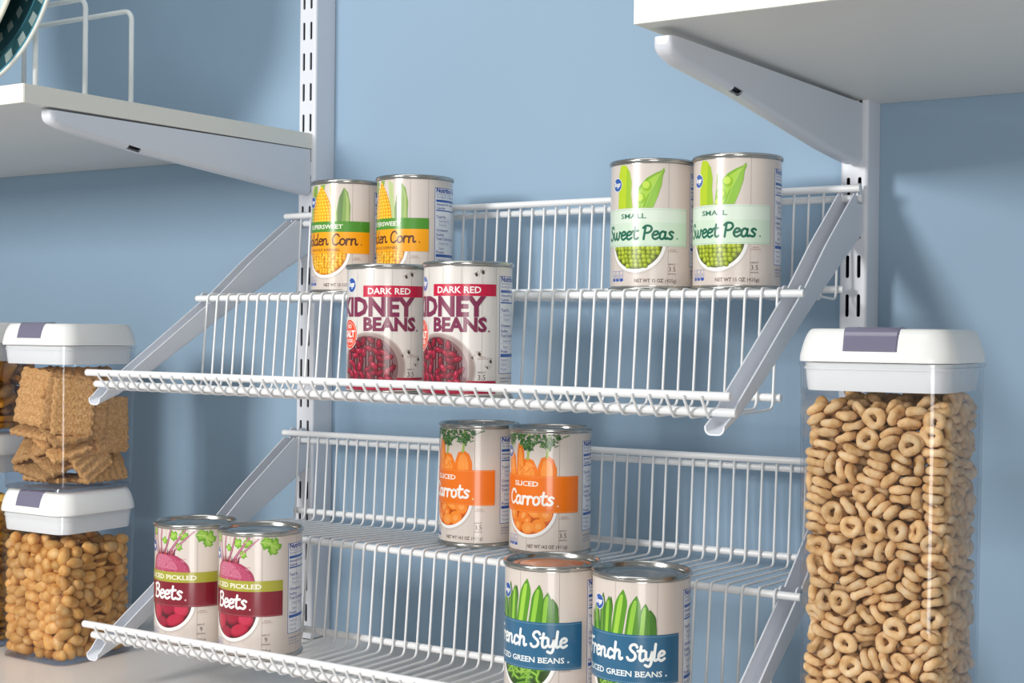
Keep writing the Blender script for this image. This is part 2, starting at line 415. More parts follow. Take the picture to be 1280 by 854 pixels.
# ------------------------------------------------------------------ printed can labels
RB = .0366; MM = .001; SEG = 2.5
STROKES = {
 'S': (.62, [[(.56,.84),(.44,.99),(.24,.97),(.13,.78),(.25,.6),(.44,.44),(.5,.22),(.36,.03),(.13,.02),(.0,.18)]]),
 'w': (.86, [[(0,.56),(.05,.2),(.17,.02),(.3,.15),(.36,.52)],[(.36,.52),(.4,.12),(.54,.02),(.67,.2),(.69,.56),(.8,.5)]]),
 'e': (.5, [[(.04,.3),(.28,.33),(.43,.45),(.33,.58),(.15,.55),(.04,.33),(.09,.1),(.25,.0),(.46,.12)]]),
 't': (.46, [[(.18,.9),(.14,.3),(.2,.05),(.33,.01),(.44,.1)],[(.0,.6),(.4,.64)]]),
 'P': (.66, [[(.16,.95),(.13,.5),(.1,0)],[(0,.84),(.2,1.0),(.5,.96),(.6,.72),(.43,.5),(.15,.46)]]),
 'a': (.62, [[(.42,.48),(.25,.58),(.08,.45),(.05,.15),(.2,.0),(.38,.15),(.44,.54)],[(.44,.54),(.42,.15),(.5,.02),(.6,.1)]]),
 's': (.46, [[(.4,.5),(.24,.58),(.1,.46),(.22,.32),(.36,.18),(.25,.02),(.03,.06)]]),
 'G': (.72, [[(.6,.82),(.42,1.0),(.18,.9),(.05,.5),(.15,.1),(.38,.0),(.58,.15),(.62,.44),(.38,.42)]]),
 'o': (.54, [[(.25,.58),(.07,.44),(.07,.12),(.25,0),(.44,.14),(.44,.44),(.25,.58)]]),
 'l': (.3, [[(.1,1.05),(.07,.2),(.14,.02),(.27,.08)]]),
 'd': (.62, [[(.42,.48),(.25,.58),(.08,.45),(.05,.15),(.2,.0),(.38,.15),(.44,.5)],[(.46,1.05),(.43,.15),(.5,.02),(.6,.1)]]),
 'n': (.62, [[(.05,.56),(.05,0)],[(.05,.35),(.2,.57),(.37,.5),(.39,.15),(.47,.02),(.58,.1)]]),
 'C': (.66, [[(.6,.8),(.43,1),(.18,.9),(.05,.5),(.15,.1),(.38,0),(.6,.17)]]),
 'r': (.42, [[(.05,.56),(.06,0)],[(.06,.35),(.2,.57),(.36,.5)]]),
 'B': (.68, [[(.12,.98),(.1,0)],[(.0,.88),(.3,1.0),(.52,.88),(.46,.62),(.15,.54)],[(.15,.54),(.5,.5),(.6,.25),(.42,.02),(.05,.02)]]),
 'F': (.62, [[(.2,.95),(.15,.4),(.08,.02),(-.04,.06)],[(0,.82),(.12,.97),(.35,.95),(.62,1.0)],[(.16,.52),(.46,.55)]]),
 'h': (.62, [[(.08,1.05),(.06,0)],[(.06,.35),(.22,.57),(.39,.5),(.41,.15),(.49,.02),(.6,.1)]]),
 'c': (.48, [[(.42,.48),(.25,.58),(.08,.45),(.06,.12),(.22,0),(.44,.12)]]),
 'y': (.5, [[(.04,.56),(.07,.2),(.2,.06),(.35,.2),(.41,.56)],[(.41,.56),(.41,-.1),(.28,-.34),(.06,-.26)]]),
 'K': (.64, [[(.1,1),(.08,0)],[(.52,.95),(.12,.48),(.3,.42),(.58,0)]]),
 'g': (.5, [[(.42,.48),(.25,.58),(.08,.45),(.05,.15),(.2,.0),(.38,.15),(.44,.54)],[(.44,.54),(.42,-.1),(.28,-.34),(.06,-.26)]]),
 ' ': (.3, []),
}
_glyph_cache = {}
def font_tris(ch, bold):
    """triangles of one glyph of the built-in font, cap height 1; returns (triangles, advance)"""
    key = (ch, bold)
    if key in _glyph_cache: return _glyph_cache[key]
    def run(txt):
        cu = bpy.data.curves.new('glyph', 'FONT'); cu.body = txt; cu.size = 1; cu.resolution_u = 2; cu.offset = (0, .018, .045)[int(bold)]
        ob = bpy.data.objects.new('glyph', cu); C.objects.link(ob)
        bpy.context.view_layer.update()
        me = bpy.data.meshes.new_from_object(ob.evaluated_get(bpy.context.evaluated_depsgraph_get()))
        me.calc_loop_triangles(); vs = [v.co.copy() for v in me.vertices]
        tr = [[(vs[i].x, vs[i].y) for i in t.vertices] for t in me.loop_triangles]
        bpy.data.objects.remove(ob); bpy.data.curves.remove(cu); bpy.data.meshes.remove(me)
        return tr, vs
    if not hasattr(font_tris, 'cap'):
        font_tris.cap = 1; _, vs = run('H'); font_tris.cap = max(v.y for v in vs)
    cap = font_tris.cap
    tr, vs = run(ch) if ch != ' ' else ([], [])
    _, both = run('|'+ch+'|') if ch != ' ' else run('| |')
    _, one = run('||')
    adv = (max(v.x for v in both)-max(v.x for v in one))/cap
    res = ([[(x/cap, y/cap) for x, y in t] for t in tr], adv); _glyph_cache[key] = res; return res

class Art:
    """flat artwork in millimetres: u round the can (0 = middle of the front), v up from the label's foot"""
    def __init__(s): s.items = []; s.cols = []
    def ci(s, c):
        if c not in s.cols: s.cols.append(c)
        return s.cols.index(c)
    def poly(s, pts, c, L=1): s.items.append((L, [tuple(p) for p in pts], s.ci(c)))
    def rect(s, u0, u1, v0, v1, c, L=1): s.poly([(u0,v0),(u1,v0),(u1,v1),(u0,v1)], c, L)
    def ell(s, u, v, a, b, c, L=1, rot=0, n=12):
        cr, sr = math.cos(rot), math.sin(rot)
        s.poly([(u+a*math.cos(t)*cr-b*math.sin(t)*sr, v+a*math.cos(t)*sr+b*math.sin(t)*cr) for t in [2*PI*k/n for k in range(n)]], c, L)
    def annulus(s, u, v, r0, r1, c, L=1, n=48, a0=0, a1=2*PI):
        for k in range(n):
            t, q = a0+(a1-a0)*k/n, a0+(a1-a0)*(k+1)/n
            s.poly([(u+r0*math.cos(t), v+r0*math.sin(t)), (u+r1*math.cos(t), v+r1*math.sin(t)), (u+r1*math.cos(q), v+r1*math.sin(q)), (u+r0*math.cos(q), v+r0*math.sin(q))], c, L)
    def line(s, pts, w, c, L=1, caps=True, w2=None):
        n = len(pts)
        for i, (a, b) in enumerate(zip(pts, pts[1:])):
            dx, dy = b[0]-a[0], b[1]-a[1]; d = math.hypot(dx, dy) or 1
            wa = w if w2 is None else w+(w2-w)*i/max(1, n-1); wb = w if w2 is None else w+(w2-w)*(i+1)/max(1, n-1)
            nx, ny = -dy/d/2, dx/d/2
            s.poly([(a[0]-nx*wa, a[1]-ny*wa), (b[0]-nx*wb, b[1]-ny*wb), (b[0]+nx*wb, b[1]+ny*wb), (a[0]+nx*wa, a[1]+ny*wa)], c, L)
        if caps:
            for i, p in enumerate(pts):
                wi = w if w2 is None else w+(w2-w)*i/max(1, n-1)
                s.ell(p[0], p[1], wi/2, wi/2, c, L, n=8)
    def script(s, txt, u, v, cap, c, L=5, width=None, fit=None, weight=.13, slant=.08, center=True):
        adv = sum(STROKES[ch][0] for ch in txt); sx = cap
        if fit: sx = fit/adv
        u0 = u-adv*sx/2 if center else u
        for ch in txt:
            a, st = STROKES[ch]
            for p in st:
                q = [(u0+(x+slant*y)*sx, v+y*cap) for x, y in catmull(p, 4)]
                s.line(q, weight*cap, c, L)
            u0 += a*sx
    def text(s, txt, u, v, cap, c, L=5, bold=True, fit=None, center=True, track=0, serif=False):
        gl = [font_tris(ch, bold) for ch in txt]; adv = sum(g[1]+track for g in gl)-track
        sx = fit/adv if fit else cap
        u0 = u-adv*sx/2 if center else u
        for ch, (tr, a) in zip(txt, gl):
            for t in tr: s.poly([(u0+x*sx, v+y*cap) for x, y in t], c, L)
            if serif and ch.isalpha() and tr:
                xs = [x for t in tr for x, y in t]; x0_, x1_ = min(xs), max(xs); th = .1*cap
                for end, yy in ((0, 0), (1, cap-th)):
                    at = [x for t in tr for x, y in t if abs(y-end) < .03]
                    for xx in ((min(at), max(at)) if at and max(at)-min(at) > .3 else ([sum(at)/len(at)] if at else [])):
                        if ch in 'SCGOMWNVRKA': continue
                        s.rect(u0+xx*sx-.13*cap, u0+xx*sx+.13*cap, v+yy, v+yy+th, c, L)
            u0 += (a+track)*sx
    def build(s, name, paper):
        vs, fs, mi, nr = [], [], [], []
        def emit(pts, L, m):
            r = RB+.00006+L*.00004; o = len(vs)
            for u, v in pts:
                t = u*MM/RB; vs.append((r*math.sin(t), -r*math.cos(t), .0046+v*MM)); nr.append((math.sin(t), -math.cos(t), 0))
            fs.append(tuple(range(o, o+len(pts)))); mi.append(m)
        step = math.radians(SEG)*RB/MM
        half = PI*RB/MM
        N = int(360/SEG)
        for k in range(N):
            a, b = -half+k*step, -half+(k+1)*step
            emit([(a, 0), (b, 0), (b, 103.5), (a, 103.5)], 0, 0)
        def clip(p, c, ge):
            out = []
            for i in range(len(p)):
                a, b = p[i], p[(i+1) % len(p)]; ia = (a[0] >= c) == ge; ib = (b[0] >= c) == ge
                if ia: out.append(a)
                if ia != ib:
                    t = (c-a[0])/(b[0]-a[0]); out.append((c, a[1]+t*(b[1]-a[1])))
            return out
        for L, p, m in s.items:
            ar = sum(p[i][0]*p[(i+1) % len(p)][1]-p[(i+1) % len(p)][0]*p[i][1] for i in range(len(p)))
            if ar < 0: p = p[::-1]
            p = [(u, min(max(v, .2), 103.3)) for u, v in p]
            lo, hi = min(q[0] for q in p), max(q[0] for q in p)
            k = math.floor((lo+half)/step)
            while -half+k*step < hi:
                q = p
                if lo < -half+k*step: q = clip(q, -half+k*step, True)
                if len(q) >= 3 and hi > -half+(k+1)*step: q = clip(q, -half+(k+1)*step, False)
                if len(q) >= 3: emit(q, L, m+1)
                k += 1
        me = bpy.data.meshes.new(name); me.from_pydata(vs, [], fs)
        me.materials.append(paper)
        for c in s.cols: me.materials.append(mat('ink_'+c, c, .3, coat=.45, spec=.4))
        me.polygons.foreach_set('material_index', mi); me.polygons.foreach_set('use_smooth', [True]*len(fs)); me.update()
        me.normals_split_custom_set_from_vertices(nr)
        return me

paper = mat('label_paper', lin((.84, .795, .76)), .3, coat=.45, spec=.4, noise=(60, .035, (1, 1, .03)))
paper_knotty = mat('label_paper_whitewashed', 'DAD4CE', .3, coat=.45, spec=.4, noise=(90, .09, (1, 1, .05)))
BROWN = '5A4138'; BLUE = '2456A8'
def planks(A, us, c='8A7468'):
    for u in us: A.rect(u-.14, u+.14, .3, 103.2, c, 1)
def logo(A, u, v, r=4.9):
    A.ell(u, v, r+.9, r+.9, 'F2F0F0', 4, n=40); A.ell(u, v, r+.45, r+.45, BLUE, 5, n=40)
    A.script('Kroger', u-.2, v-1.3, r*.8, 'F4F4F6', 6, fit=r*1.7, weight=.2)
def nutrition(A):
    u0, u1, v0, v1 = 52.6, 95, 17, 96.5
    A.rect(u0, u1, v0, v1, 'E9EAEC', 1)
    for r in ((u0, u1, v1-.55, v1), (u0, u1, v0, v0+.55), (u0, u0+.55, v0, v1), (u1-.55, u1, v0, v1)): A.rect(*r, BLUE, 2)
    V = lambda y: v1-(y-190)/485*(v1-v0)
    A.text('Nutrition Facts', u0+1.6, V(217), 4.2, '1C3C94', 2, 2, fit=38, center=False)
    rows = [('Serving Size 1/2 cup', 232, 0, 0), ('Servings Per Container', 248, 0, 0), ('Amount Per Serving', 293, 0, 1), ('Calories', 314, 0, 1),
            ('Total Fat', 366, 0, 1), ('Saturated Fat', 388, 1, 0), ('Trans Fat', 411, 1, 0), ('Cholesterol', 443, 0, 1), ('Sodium', 469, 0, 1), ('Total Carbohydrate', 493, 0, 1),
            ('Dietary Fiber', 518, 1, 0), ('Sugars', 546, 1, 0), ('Protein', 571, 0, 1), ('Vitamin A', 612, 0, 0), ('Calcium', 634, 0, 0), ('Thiamin', 658, 0, 0)]
    for t, y, ind, b in rows:
        A.text(t, u0+1.8+ind*3.2, V(y), 2.4 if b else 2.0, '23449A' if b else '5066A8', 2, bool(b), center=False)
        if y not in (232, 293): A.rect(u0+1.5, u1-1.5, V(y)-1.05, V(y)-.9, '9AA6CC', 2)
    for y, h in ((266, 2.2), (322, 1.1), (584, 2.6)): A.rect(u0+1.5, u1-1.5, V(y)-h/2, V(y)+h/2, BLUE, 3)
    for k in range(3): A.text(('INGREDIENTS: WATER, SALT', 'DISTRIBUTED BY', 'CINCINNATI, OHIO')[k], u0+1.2, 12.6-k*2.6, 1.25, '5A6CA8', 2, k == 0, center=False)
def facts_icons(A):
    for k in range(3):
        u = -27+k*5.2
        for a, b, c, d in ((u, u+4.4, 4.2, 4.6), (u, u+4.4, 12.6, 13), (u, u+.4, 4.2, 13), (u+4, u+4.4, 4.2, 13)): A.rect(a, b, c, d, '6C7DB8', 2)
        A.ell(u+2.2, 5.2, 2.0, 1.5, '3557A6', 3); A.rect(u+1.2, u+3.2, 9, 9.6, '6C7DB8', 3); A.rect(u+1, u+3.4, 7.6, 8.1, '6C7DB8', 3)
def servings(A, n, net, gram, c=BROWN, u=32, plain=False):
    A.text('ABOUT', u, 17.6, 1.5, c, 2, False); A.text(n, u, 12.3, 4.1, c, 2, False); A.text('SERVINGS', u, 9.6, 1.25, c, 2, False)
    A.text('SERVING', u+1, 30.2, 1.05, '9A6E60', 2, False); A.text('SUGGESTION', u+1, 28.6, 1.05, '9A6E60', 2, False)
    if not plain:
        A.text('NET WT '+net, 11.5, 3.0, 2.9, c, 3, True, fit=25, serif=True); A.text('('+gram+')', 31.0, 3.0, 2.9, c, 3, False, fit=11)
def bowl(A, v=36.5, r=26, inside='4A3A20'):
    A.ell(0, v-.8, r+1.6, r+1.6, 'C9BFB8', 1, n=56); A.ell(0, v, r+.6, r+.6, 'F1EFEC', 2, n=56); A.ell(0, v, r-2.2, r-2.2, inside, 3, n=56)
def scatter(A, rr, v, r, a, b, c, L, tones, jit, seed, rotr=PI, shade=None, vmax=99):
    R_ = random.Random(seed); y = v-r
    while y < vmax:
        x = -r+(R_.random()-.5)*a
        while x < r:
            X, Y = x+R_.uniform(-jit, jit), y+R_.uniform(-jit, jit)
            if math.hypot(X, Y-v) < r-max(a, b)*.75 and Y < vmax:
                rot = R_.uniform(-rotr, rotr); t = R_.choice(tones)
                A.ell(X, Y, a, b, t[0], L, rot, 12); A.ell(X-a*.12, Y+b*.18, a*.72, b*.68, t[1], L+1, rot, 10)
                if len(t) > 2: A.ell(X-a*.25, Y+b*.32, a*.28, b*.24, t[2], L+2, rot, 8)
            x += a*1.72
        y += b*1.6
def scatter_long(A, v, r, tones):
    R_ = random.Random(12); done = []
    for k in range(1500):
        a_, q = R_.uniform(0, 2*PI), r*math.sqrt(R_.random())*.93; X, Y = -3.5+q*math.cos(a_), v+q*math.sin(a_)
        if any((X-p)**2+(Y-w)**2 < 5.2**2 for p, w in done) or Y < 3: continue
        done.append((X, Y))
    for X, Y in done:
        rot = R_.uniform(-1.9, 1.0); t = R_.choice(tones); dx, dy = math.cos(rot), math.sin(rot)
        A.ell(X, Y, 4.5, 2.7, t[0], 5, rot, 16); A.ell(X-.2, Y+.35, 3.8, 2.0, t[1], 6, rot, 14); A.ell(X-.8*dx-.3, Y-.8*dy+.8, 1.6, .5, t[2], 7, rot, 8)
def dots(A, u0, u1, v, c, L=6):
    u = u0
    while u < u1: A.rect(u, u+.8, v, v+.28, c, L); u += 1.4

def art_corn():
    A = Art(); planks(A, (-34, 28.5, 46, -58, 90)); B0, B1, B2 = 35.2, 56.4, 66.8
    for pts, c in ((((-26,66),(-22,98),(-17,103),(-13,66)), 'A9C05A'), (((-20,66),(-17,103),(-11,102),(-12,66)), '7FA347'), (((8,66),(5,103),(11,100),(13,66)), 'B9C98A'), (((-9,90),(-6,103),(0,103),(-3,90)), '8CAF4C')): A.poly(pts, c, 1)
    half = lambda v: 14.6*(1-max(0, (v-62)/40)**2.4)
    A.poly([(-5-half(v), v) for v in range(60, 101, 3)]+[(-5+half(v), v) for v in range(99, 59, -3)], 'E59A12', 2)
    v = 64.5
    while v < 100:
        h = half(v); n = max(2, int(h*2/3.3))
        for k in range(n):
            u = -5-h+(k+.5)*2*h/n; e = abs((k+.5)/n-.5)*2
            A.ell(u, v, h/n*.95, 1.75, ('F8C21C', 'F4B51A', 'E89C1C')[min(2, int(e*2.7))], 3, 0, 10); A.ell(u-.3, v+.4, h/n*.5, .8, 'FCDC5C', 4, 0, 8)
        v += 3.2
    A.poly([(13,66),(12.5,76),(15,90),(20,100),(24,95),(26.5,82),(26,66)], '86A65A', 2); A.poly([(13.5,66),(13.5,78),(16,92),(20,100),(19,84),(18,66)], '6D8A58', 3); A.poly([(22,66),(22.5,84),(21,97),(24.6,88),(25,66)], 'A9BF74', 3)
    bowl(A, 38, 26, 'B8741A')
    scatter(A, 0, 38, 24.5, 2.2, 1.8, 0, 4, [('E0981A', 'F6BE2A', 'FCD95A'), ('D98C14', 'F2B01E', 'FBD04A'), ('E8A21E', 'FAC83A', 'FFE07A')], .5, 1, vmax=37)
    A.rect(-46, 46.5, B0, B1, 'F6A50F', 7); A.rect(-46, 46.5, B1, B2, '4E8F2E', 7)
    A.text('SUPERSWEET', -2, 59.6, 4.0, 'F3EFE2', 8, True, fit=42, serif=True)
    A.script('Golden Corn', 0, 43.6, 10.5, '5B331B', 8, fit=68, weight=.16)
    A.text('WHOLE KERNEL', -2, 37.6, 2.5, '7A4A1C', 8, True, fit=38, serif=True); A.ell(37.5, 44, .7, .7, '7A4A1C', 8)
    logo(A, -20, 86.5); nutrition(A); facts_icons(A); servings(A, '3.5', '15 OZ', '425g'); return A.build('corn_label', paper)
def art_peas():
    A = Art(); planks(A, (-40, 28.3, 58, -66, 90), '9A807A')
    A.poly([(-19,66),(-18.5,95),(-16,103),(-10,102.5),(-6,97),(-4,88),(-4.5,78),(-3,66)], 'B7CE28', 2); A.poly([(-10,66),(-9.5,88),(-9,100),(-6,96.5),(-4,88),(-4.5,78),(-3,66)], '9CBF30', 3)
    A.poly([(-1,75),(1,86),(0.6,92),(-.2,90)], '8FAE54', 2)
    A.poly([(-2,66),(-1,76),(3,84),(9,91),(16,95),(22,97.5),(24,100),(24.6,97),(23,93),(22,85),(19,76),(15,66)], '7FB032', 3)
    A.poly([(0,70),(2,79),(7,86),(13,91),(21,96),(15,84),(10,76),(6,66),(0,66)], 'A8CE48', 4)
    for u, v, r in ((9.5, 84.5, 4.2), (4.2, 74, 4.4), (1.5, 67.5, 3)): A.ell(u, v, r, r*1.05, '8DBB2C', 5, n=18); A.ell(u-.7, v+.8, r*.72, r*.75, 'C0DB52', 6, n=16)
    A.poly([(8,66),(13,80),(19,92),(23,97),(22,86),(19,76),(15,66)], '8FBE44', 6); A.line([(8,66),(13,80),(19,92),(23.5,98)], .5, 'B9D86A', 7)
    bowl(A, 38, 26, '55601A')
    scatter(A, 0, 38, 24.5, 2.35, 2.3, 0, 4, [('7E8E1A', 'A8B82C', 'C9D65A'), ('8A9A1E', 'B4C236', 'D2DC6A'), ('74841A', '9CAE28', 'BDCB4E')], .35, 2, vmax=37)
    A.rect(-46, 47, 33.4, 65.6, 'D9E6D6', 7); A.rect(-46, 47, 33.4, 53.5, 'CFE2CC', 8); dots(A, -45, 46, 64.3, '7F9A88', 9); dots(A, -45, 46, 34.3, '7F9A88', 9)
    A.rect(46.7, 47, 33.4, 65.6, '8FAA98', 8)
    A.text('SMALL', -3, 57.2, 4.0, '3F7A62', 9, True, fit=24, serif=True)
    A.script('Sweet Peas', 0, 39.4, 11.3, '1F6B54', 9, fit=66, weight=.175); A.ell(36.5, 40, .7, .7, '2E7A60', 9)
    logo(A, -20.5, 86.5, 5.0); nutrition(A); facts_icons(A); servings(A, '3.5', '15 OZ', '425g', '5E3B34'); return A.build('pea_label', paper)
def art_carrots():
    A = Art(); planks(A, (-1.6, 28.3, 70, -50, 90)); R_ = random.Random(4)
    def carrot(pts, hi, c='EE7A18'):
        A.poly(pts, c, 2); A.poly([(u*.62+hi[0]*.38, v*.82+hi[1]*.18) for u, v in pts], 'F6953A', 3)
    carrot([(-26,60),(-27,78),(-24,86),(-20,87),(-16,82),(-13,60)], (-20, 66))
    carrot([(-14,60),(-14,84),(-12,94),(-8,95),(-5,88),(-3,60)], (-9, 70), 'E87414')
    carrot([(-8,60),(-9,74),(-6,80),(-1,82),(5,80),(9,72),(10,60)], (0, 64))
    carrot([(9,60),(9,74),(12,82),(18,84.5),(23,81),(26,73),(26,60)], (17, 66))
    for k in range(26):
        u, v = R_.choice([(-20, 72), (-8, 72), (0, 70), (17, 72)]); A.line([(u+R_.uniform(-5, 5), v+R_.uniform(-6, 8)), (u+R_.uniform(-5, 5)+2.2, v+R_.uniform(-6, 8))], .3, 'FBB060' if k % 2 else 'DD6710', 4, False)
    for cu, cv, sp in ((-22, 88, 7), (-9, 95, 5), (-1, 83, 11), (17, 85, 9)):
        A.line([(cu, cv-3), (cu+1, cv+6), (cu+2, 103)], 2.2, '9DB552', 3, False)
        for k in range(150):
            a = R_.uniform(-.9, .9); l = R_.uniform(4, 20); u = cu+l*math.sin(a)*.8; v = cv+2+l*math.cos(a)
            if v > 102.5: continue
            A.line([(u, v), (u+R_.uniform(-2.4, 2.4), v+R_.uniform(-1.2, 2.4))], R_.uniform(1.0, 1.9), R_.choice(('2F5A2A', '3E7234', '28502A', '557F3A', '4A7A3C')), 5 if k % 2 else 6, False)
    for u, v in ((27, 98), (31, 100), (24, 92), (34, 101)): A.line([(u, v), (u+3, v+1.2)], .9, '4A7A3C', 5)
    bowl(A, 38.5, 26, 'B4520C')
    for k, (u, v, a, b, r) in enumerate(((-18, 33, 6, 8.4, .2), (-5, 31, 8, 5.6, .9), (6, 34, 7, 5, -.4), (16, 33, 7, 8, .5), (-12, 22, 6.4, 7.4, -.3), (0, 20, 7, 5.6, .2), (10, 22, 7.4, 6.6, .4), (-1, 27, 5, 4, .4))):
        A.ell(u, v, a, b, 'D9610C', 4, r, 22); A.ell(u-.4, v+.5, a*.9, b*.88, ('F08A2C', 'EE7E22', 'F3953C')[k % 3], 5, r, 22); A.ell(u, v, a*.4, b*.4, 'F4A050', 6, r, 14)
    A.annulus(0, 38.5, 23.9, 26.6, 'F1EFEC', 7, 48, PI, 2*PI)
    A.rect(-46, 47, 34.2, 66.4, 'EC7410', 8); dots(A, -45, 46, 65.2, 'F9B870', 9); dots(A, -45, 46, 35.0, 'F9B870', 9)
    A.text('SLICED', -3, 57.2, 4.2, 'F6EFE6', 9, True, fit=26, serif=True)
    A.script('Carrots', 0, 41, 12.2, 'F8F4EE', 9, fit=47, weight=.175); A.ell(27, 40.2, .8, .8, 'F9D8B0', 9)
    logo(A, -26, 86.5); nutrition(A); facts_icons(A); servings(A, '3.5', '14.5 OZ', '411g'); return A.build('carrot_label', paper)
def art_green_beans():
    A = Art(); planks(A, (-3.4, 28.3, 62, -50, 90), '9A8578')
    def bean(u0, u1, vt, w, c, hi, L, vb=60):
        pts = [(u0+(u1-u0)*t, vb+(vt-vb)*t) for t in [i/10 for i in range(11)]]; ww = [w*1.22*(1 if t < .7 else max(.05, 1-((t-.7)/.3)**1.7)) for t in [i/10 for i in range(11)]]
        A.poly([(p[0]-h/2, p[1]) for p, h in zip(pts, ww)]+[(p[0]+h/2, p[1]) for p, h in list(zip(pts, ww))[::-1]], c, L)
        A.poly([(p[0]-h*.28, p[1]) for p, h in zip(pts[:-1], ww)]+[(p[0]+h*.12, p[1]) for p, h in list(zip(pts[:-1], ww))[::-1]], hi, L+1)
    D, Mi, H = '3F6B1C', '5A9426', '8DC03C'
    for b in ((-12, -7, 92, 5, '3A6420', '568A2A', 2), (8, 13, 93, 6, '35601E', '4F8428', 2), (-16, -15, 94, 5, D, '5F962C', 2), (24, 23, 84, 7, '3C6A22', '5C9430', 2), (-25, -29, 80, 5, D, Mi, 2), (-21, -24, 88, 5.6, '4A7C22', '78AE36', 3),
              (-11, -9, 92, 6, '4E8424', H, 4), (-3, 3, 98, 8, '5A9426', '9CCB48', 4), (8, 13, 94, 7.5, '548C26', '90C442', 4), (17, 19.5, 88.5, 6.5, '4E8424', '8BBF3E', 4)): bean(*b)
    A.poly([(22,60),(23,84),(26,78),(28,70),(27.6,60)], '46782A', 5)
    bowl(A, 38, 26, '2F4A16'); R_ = random.Random(9)
    for k in range(44):
        a = R_.uniform(PI, 2*PI); r = R_.uniform(0, 20); u, v = r*math.cos(a), 36+r*math.sin(a)*.95; t = R_.uniform(0, PI); l = R_.uniform(4, 8)
        du, dv = l*math.cos(t), l*math.sin(t); bend = R_.uniform(-2, 2)
        q = [p for p in catmull([(u-du, v-dv), (u+bend, v+bend), (u+du, v+dv)], 3) if math.hypot(p[0], p[1]-38) < 22.5]
        if len(q) > 1: A.line(q, 2.6, ('4E7F22', '3C6A1C', '5C9028')[k % 3], 4); A.line(q, 1.0, ('86B43C', '72A232', '9CC454')[k % 3], 5, False)
    A.annulus(0, 38, 23.7, 26.6, 'F1EFEC', 7, 48, PI, 2*PI)
    A.rect(-46, 47, 30, 65.8, '2E6487', 8); dots(A, -45, 46, 64.4, '9CC0D2', 9); dots(A, -45, 46, 31.0, '9CC0D2', 9)
    A.script('French Style', -.5, 47.2, 11.6, 'F2F4F2', 9, fit=70, weight=.175)
    A.text('SLICED GREEN BEANS', -1, 35.4, 4.1, 'EDF1F0', 9, True, fit=67, serif=True); A.ell(35.5, 36, .8, .8, 'D0DEE4', 9)
    logo(A, -20, 86.5); nutrition(A); facts_icons(A); servings(A, '3.5', '14.5 OZ', '411g'); return A.build('green_bean_label', paper)
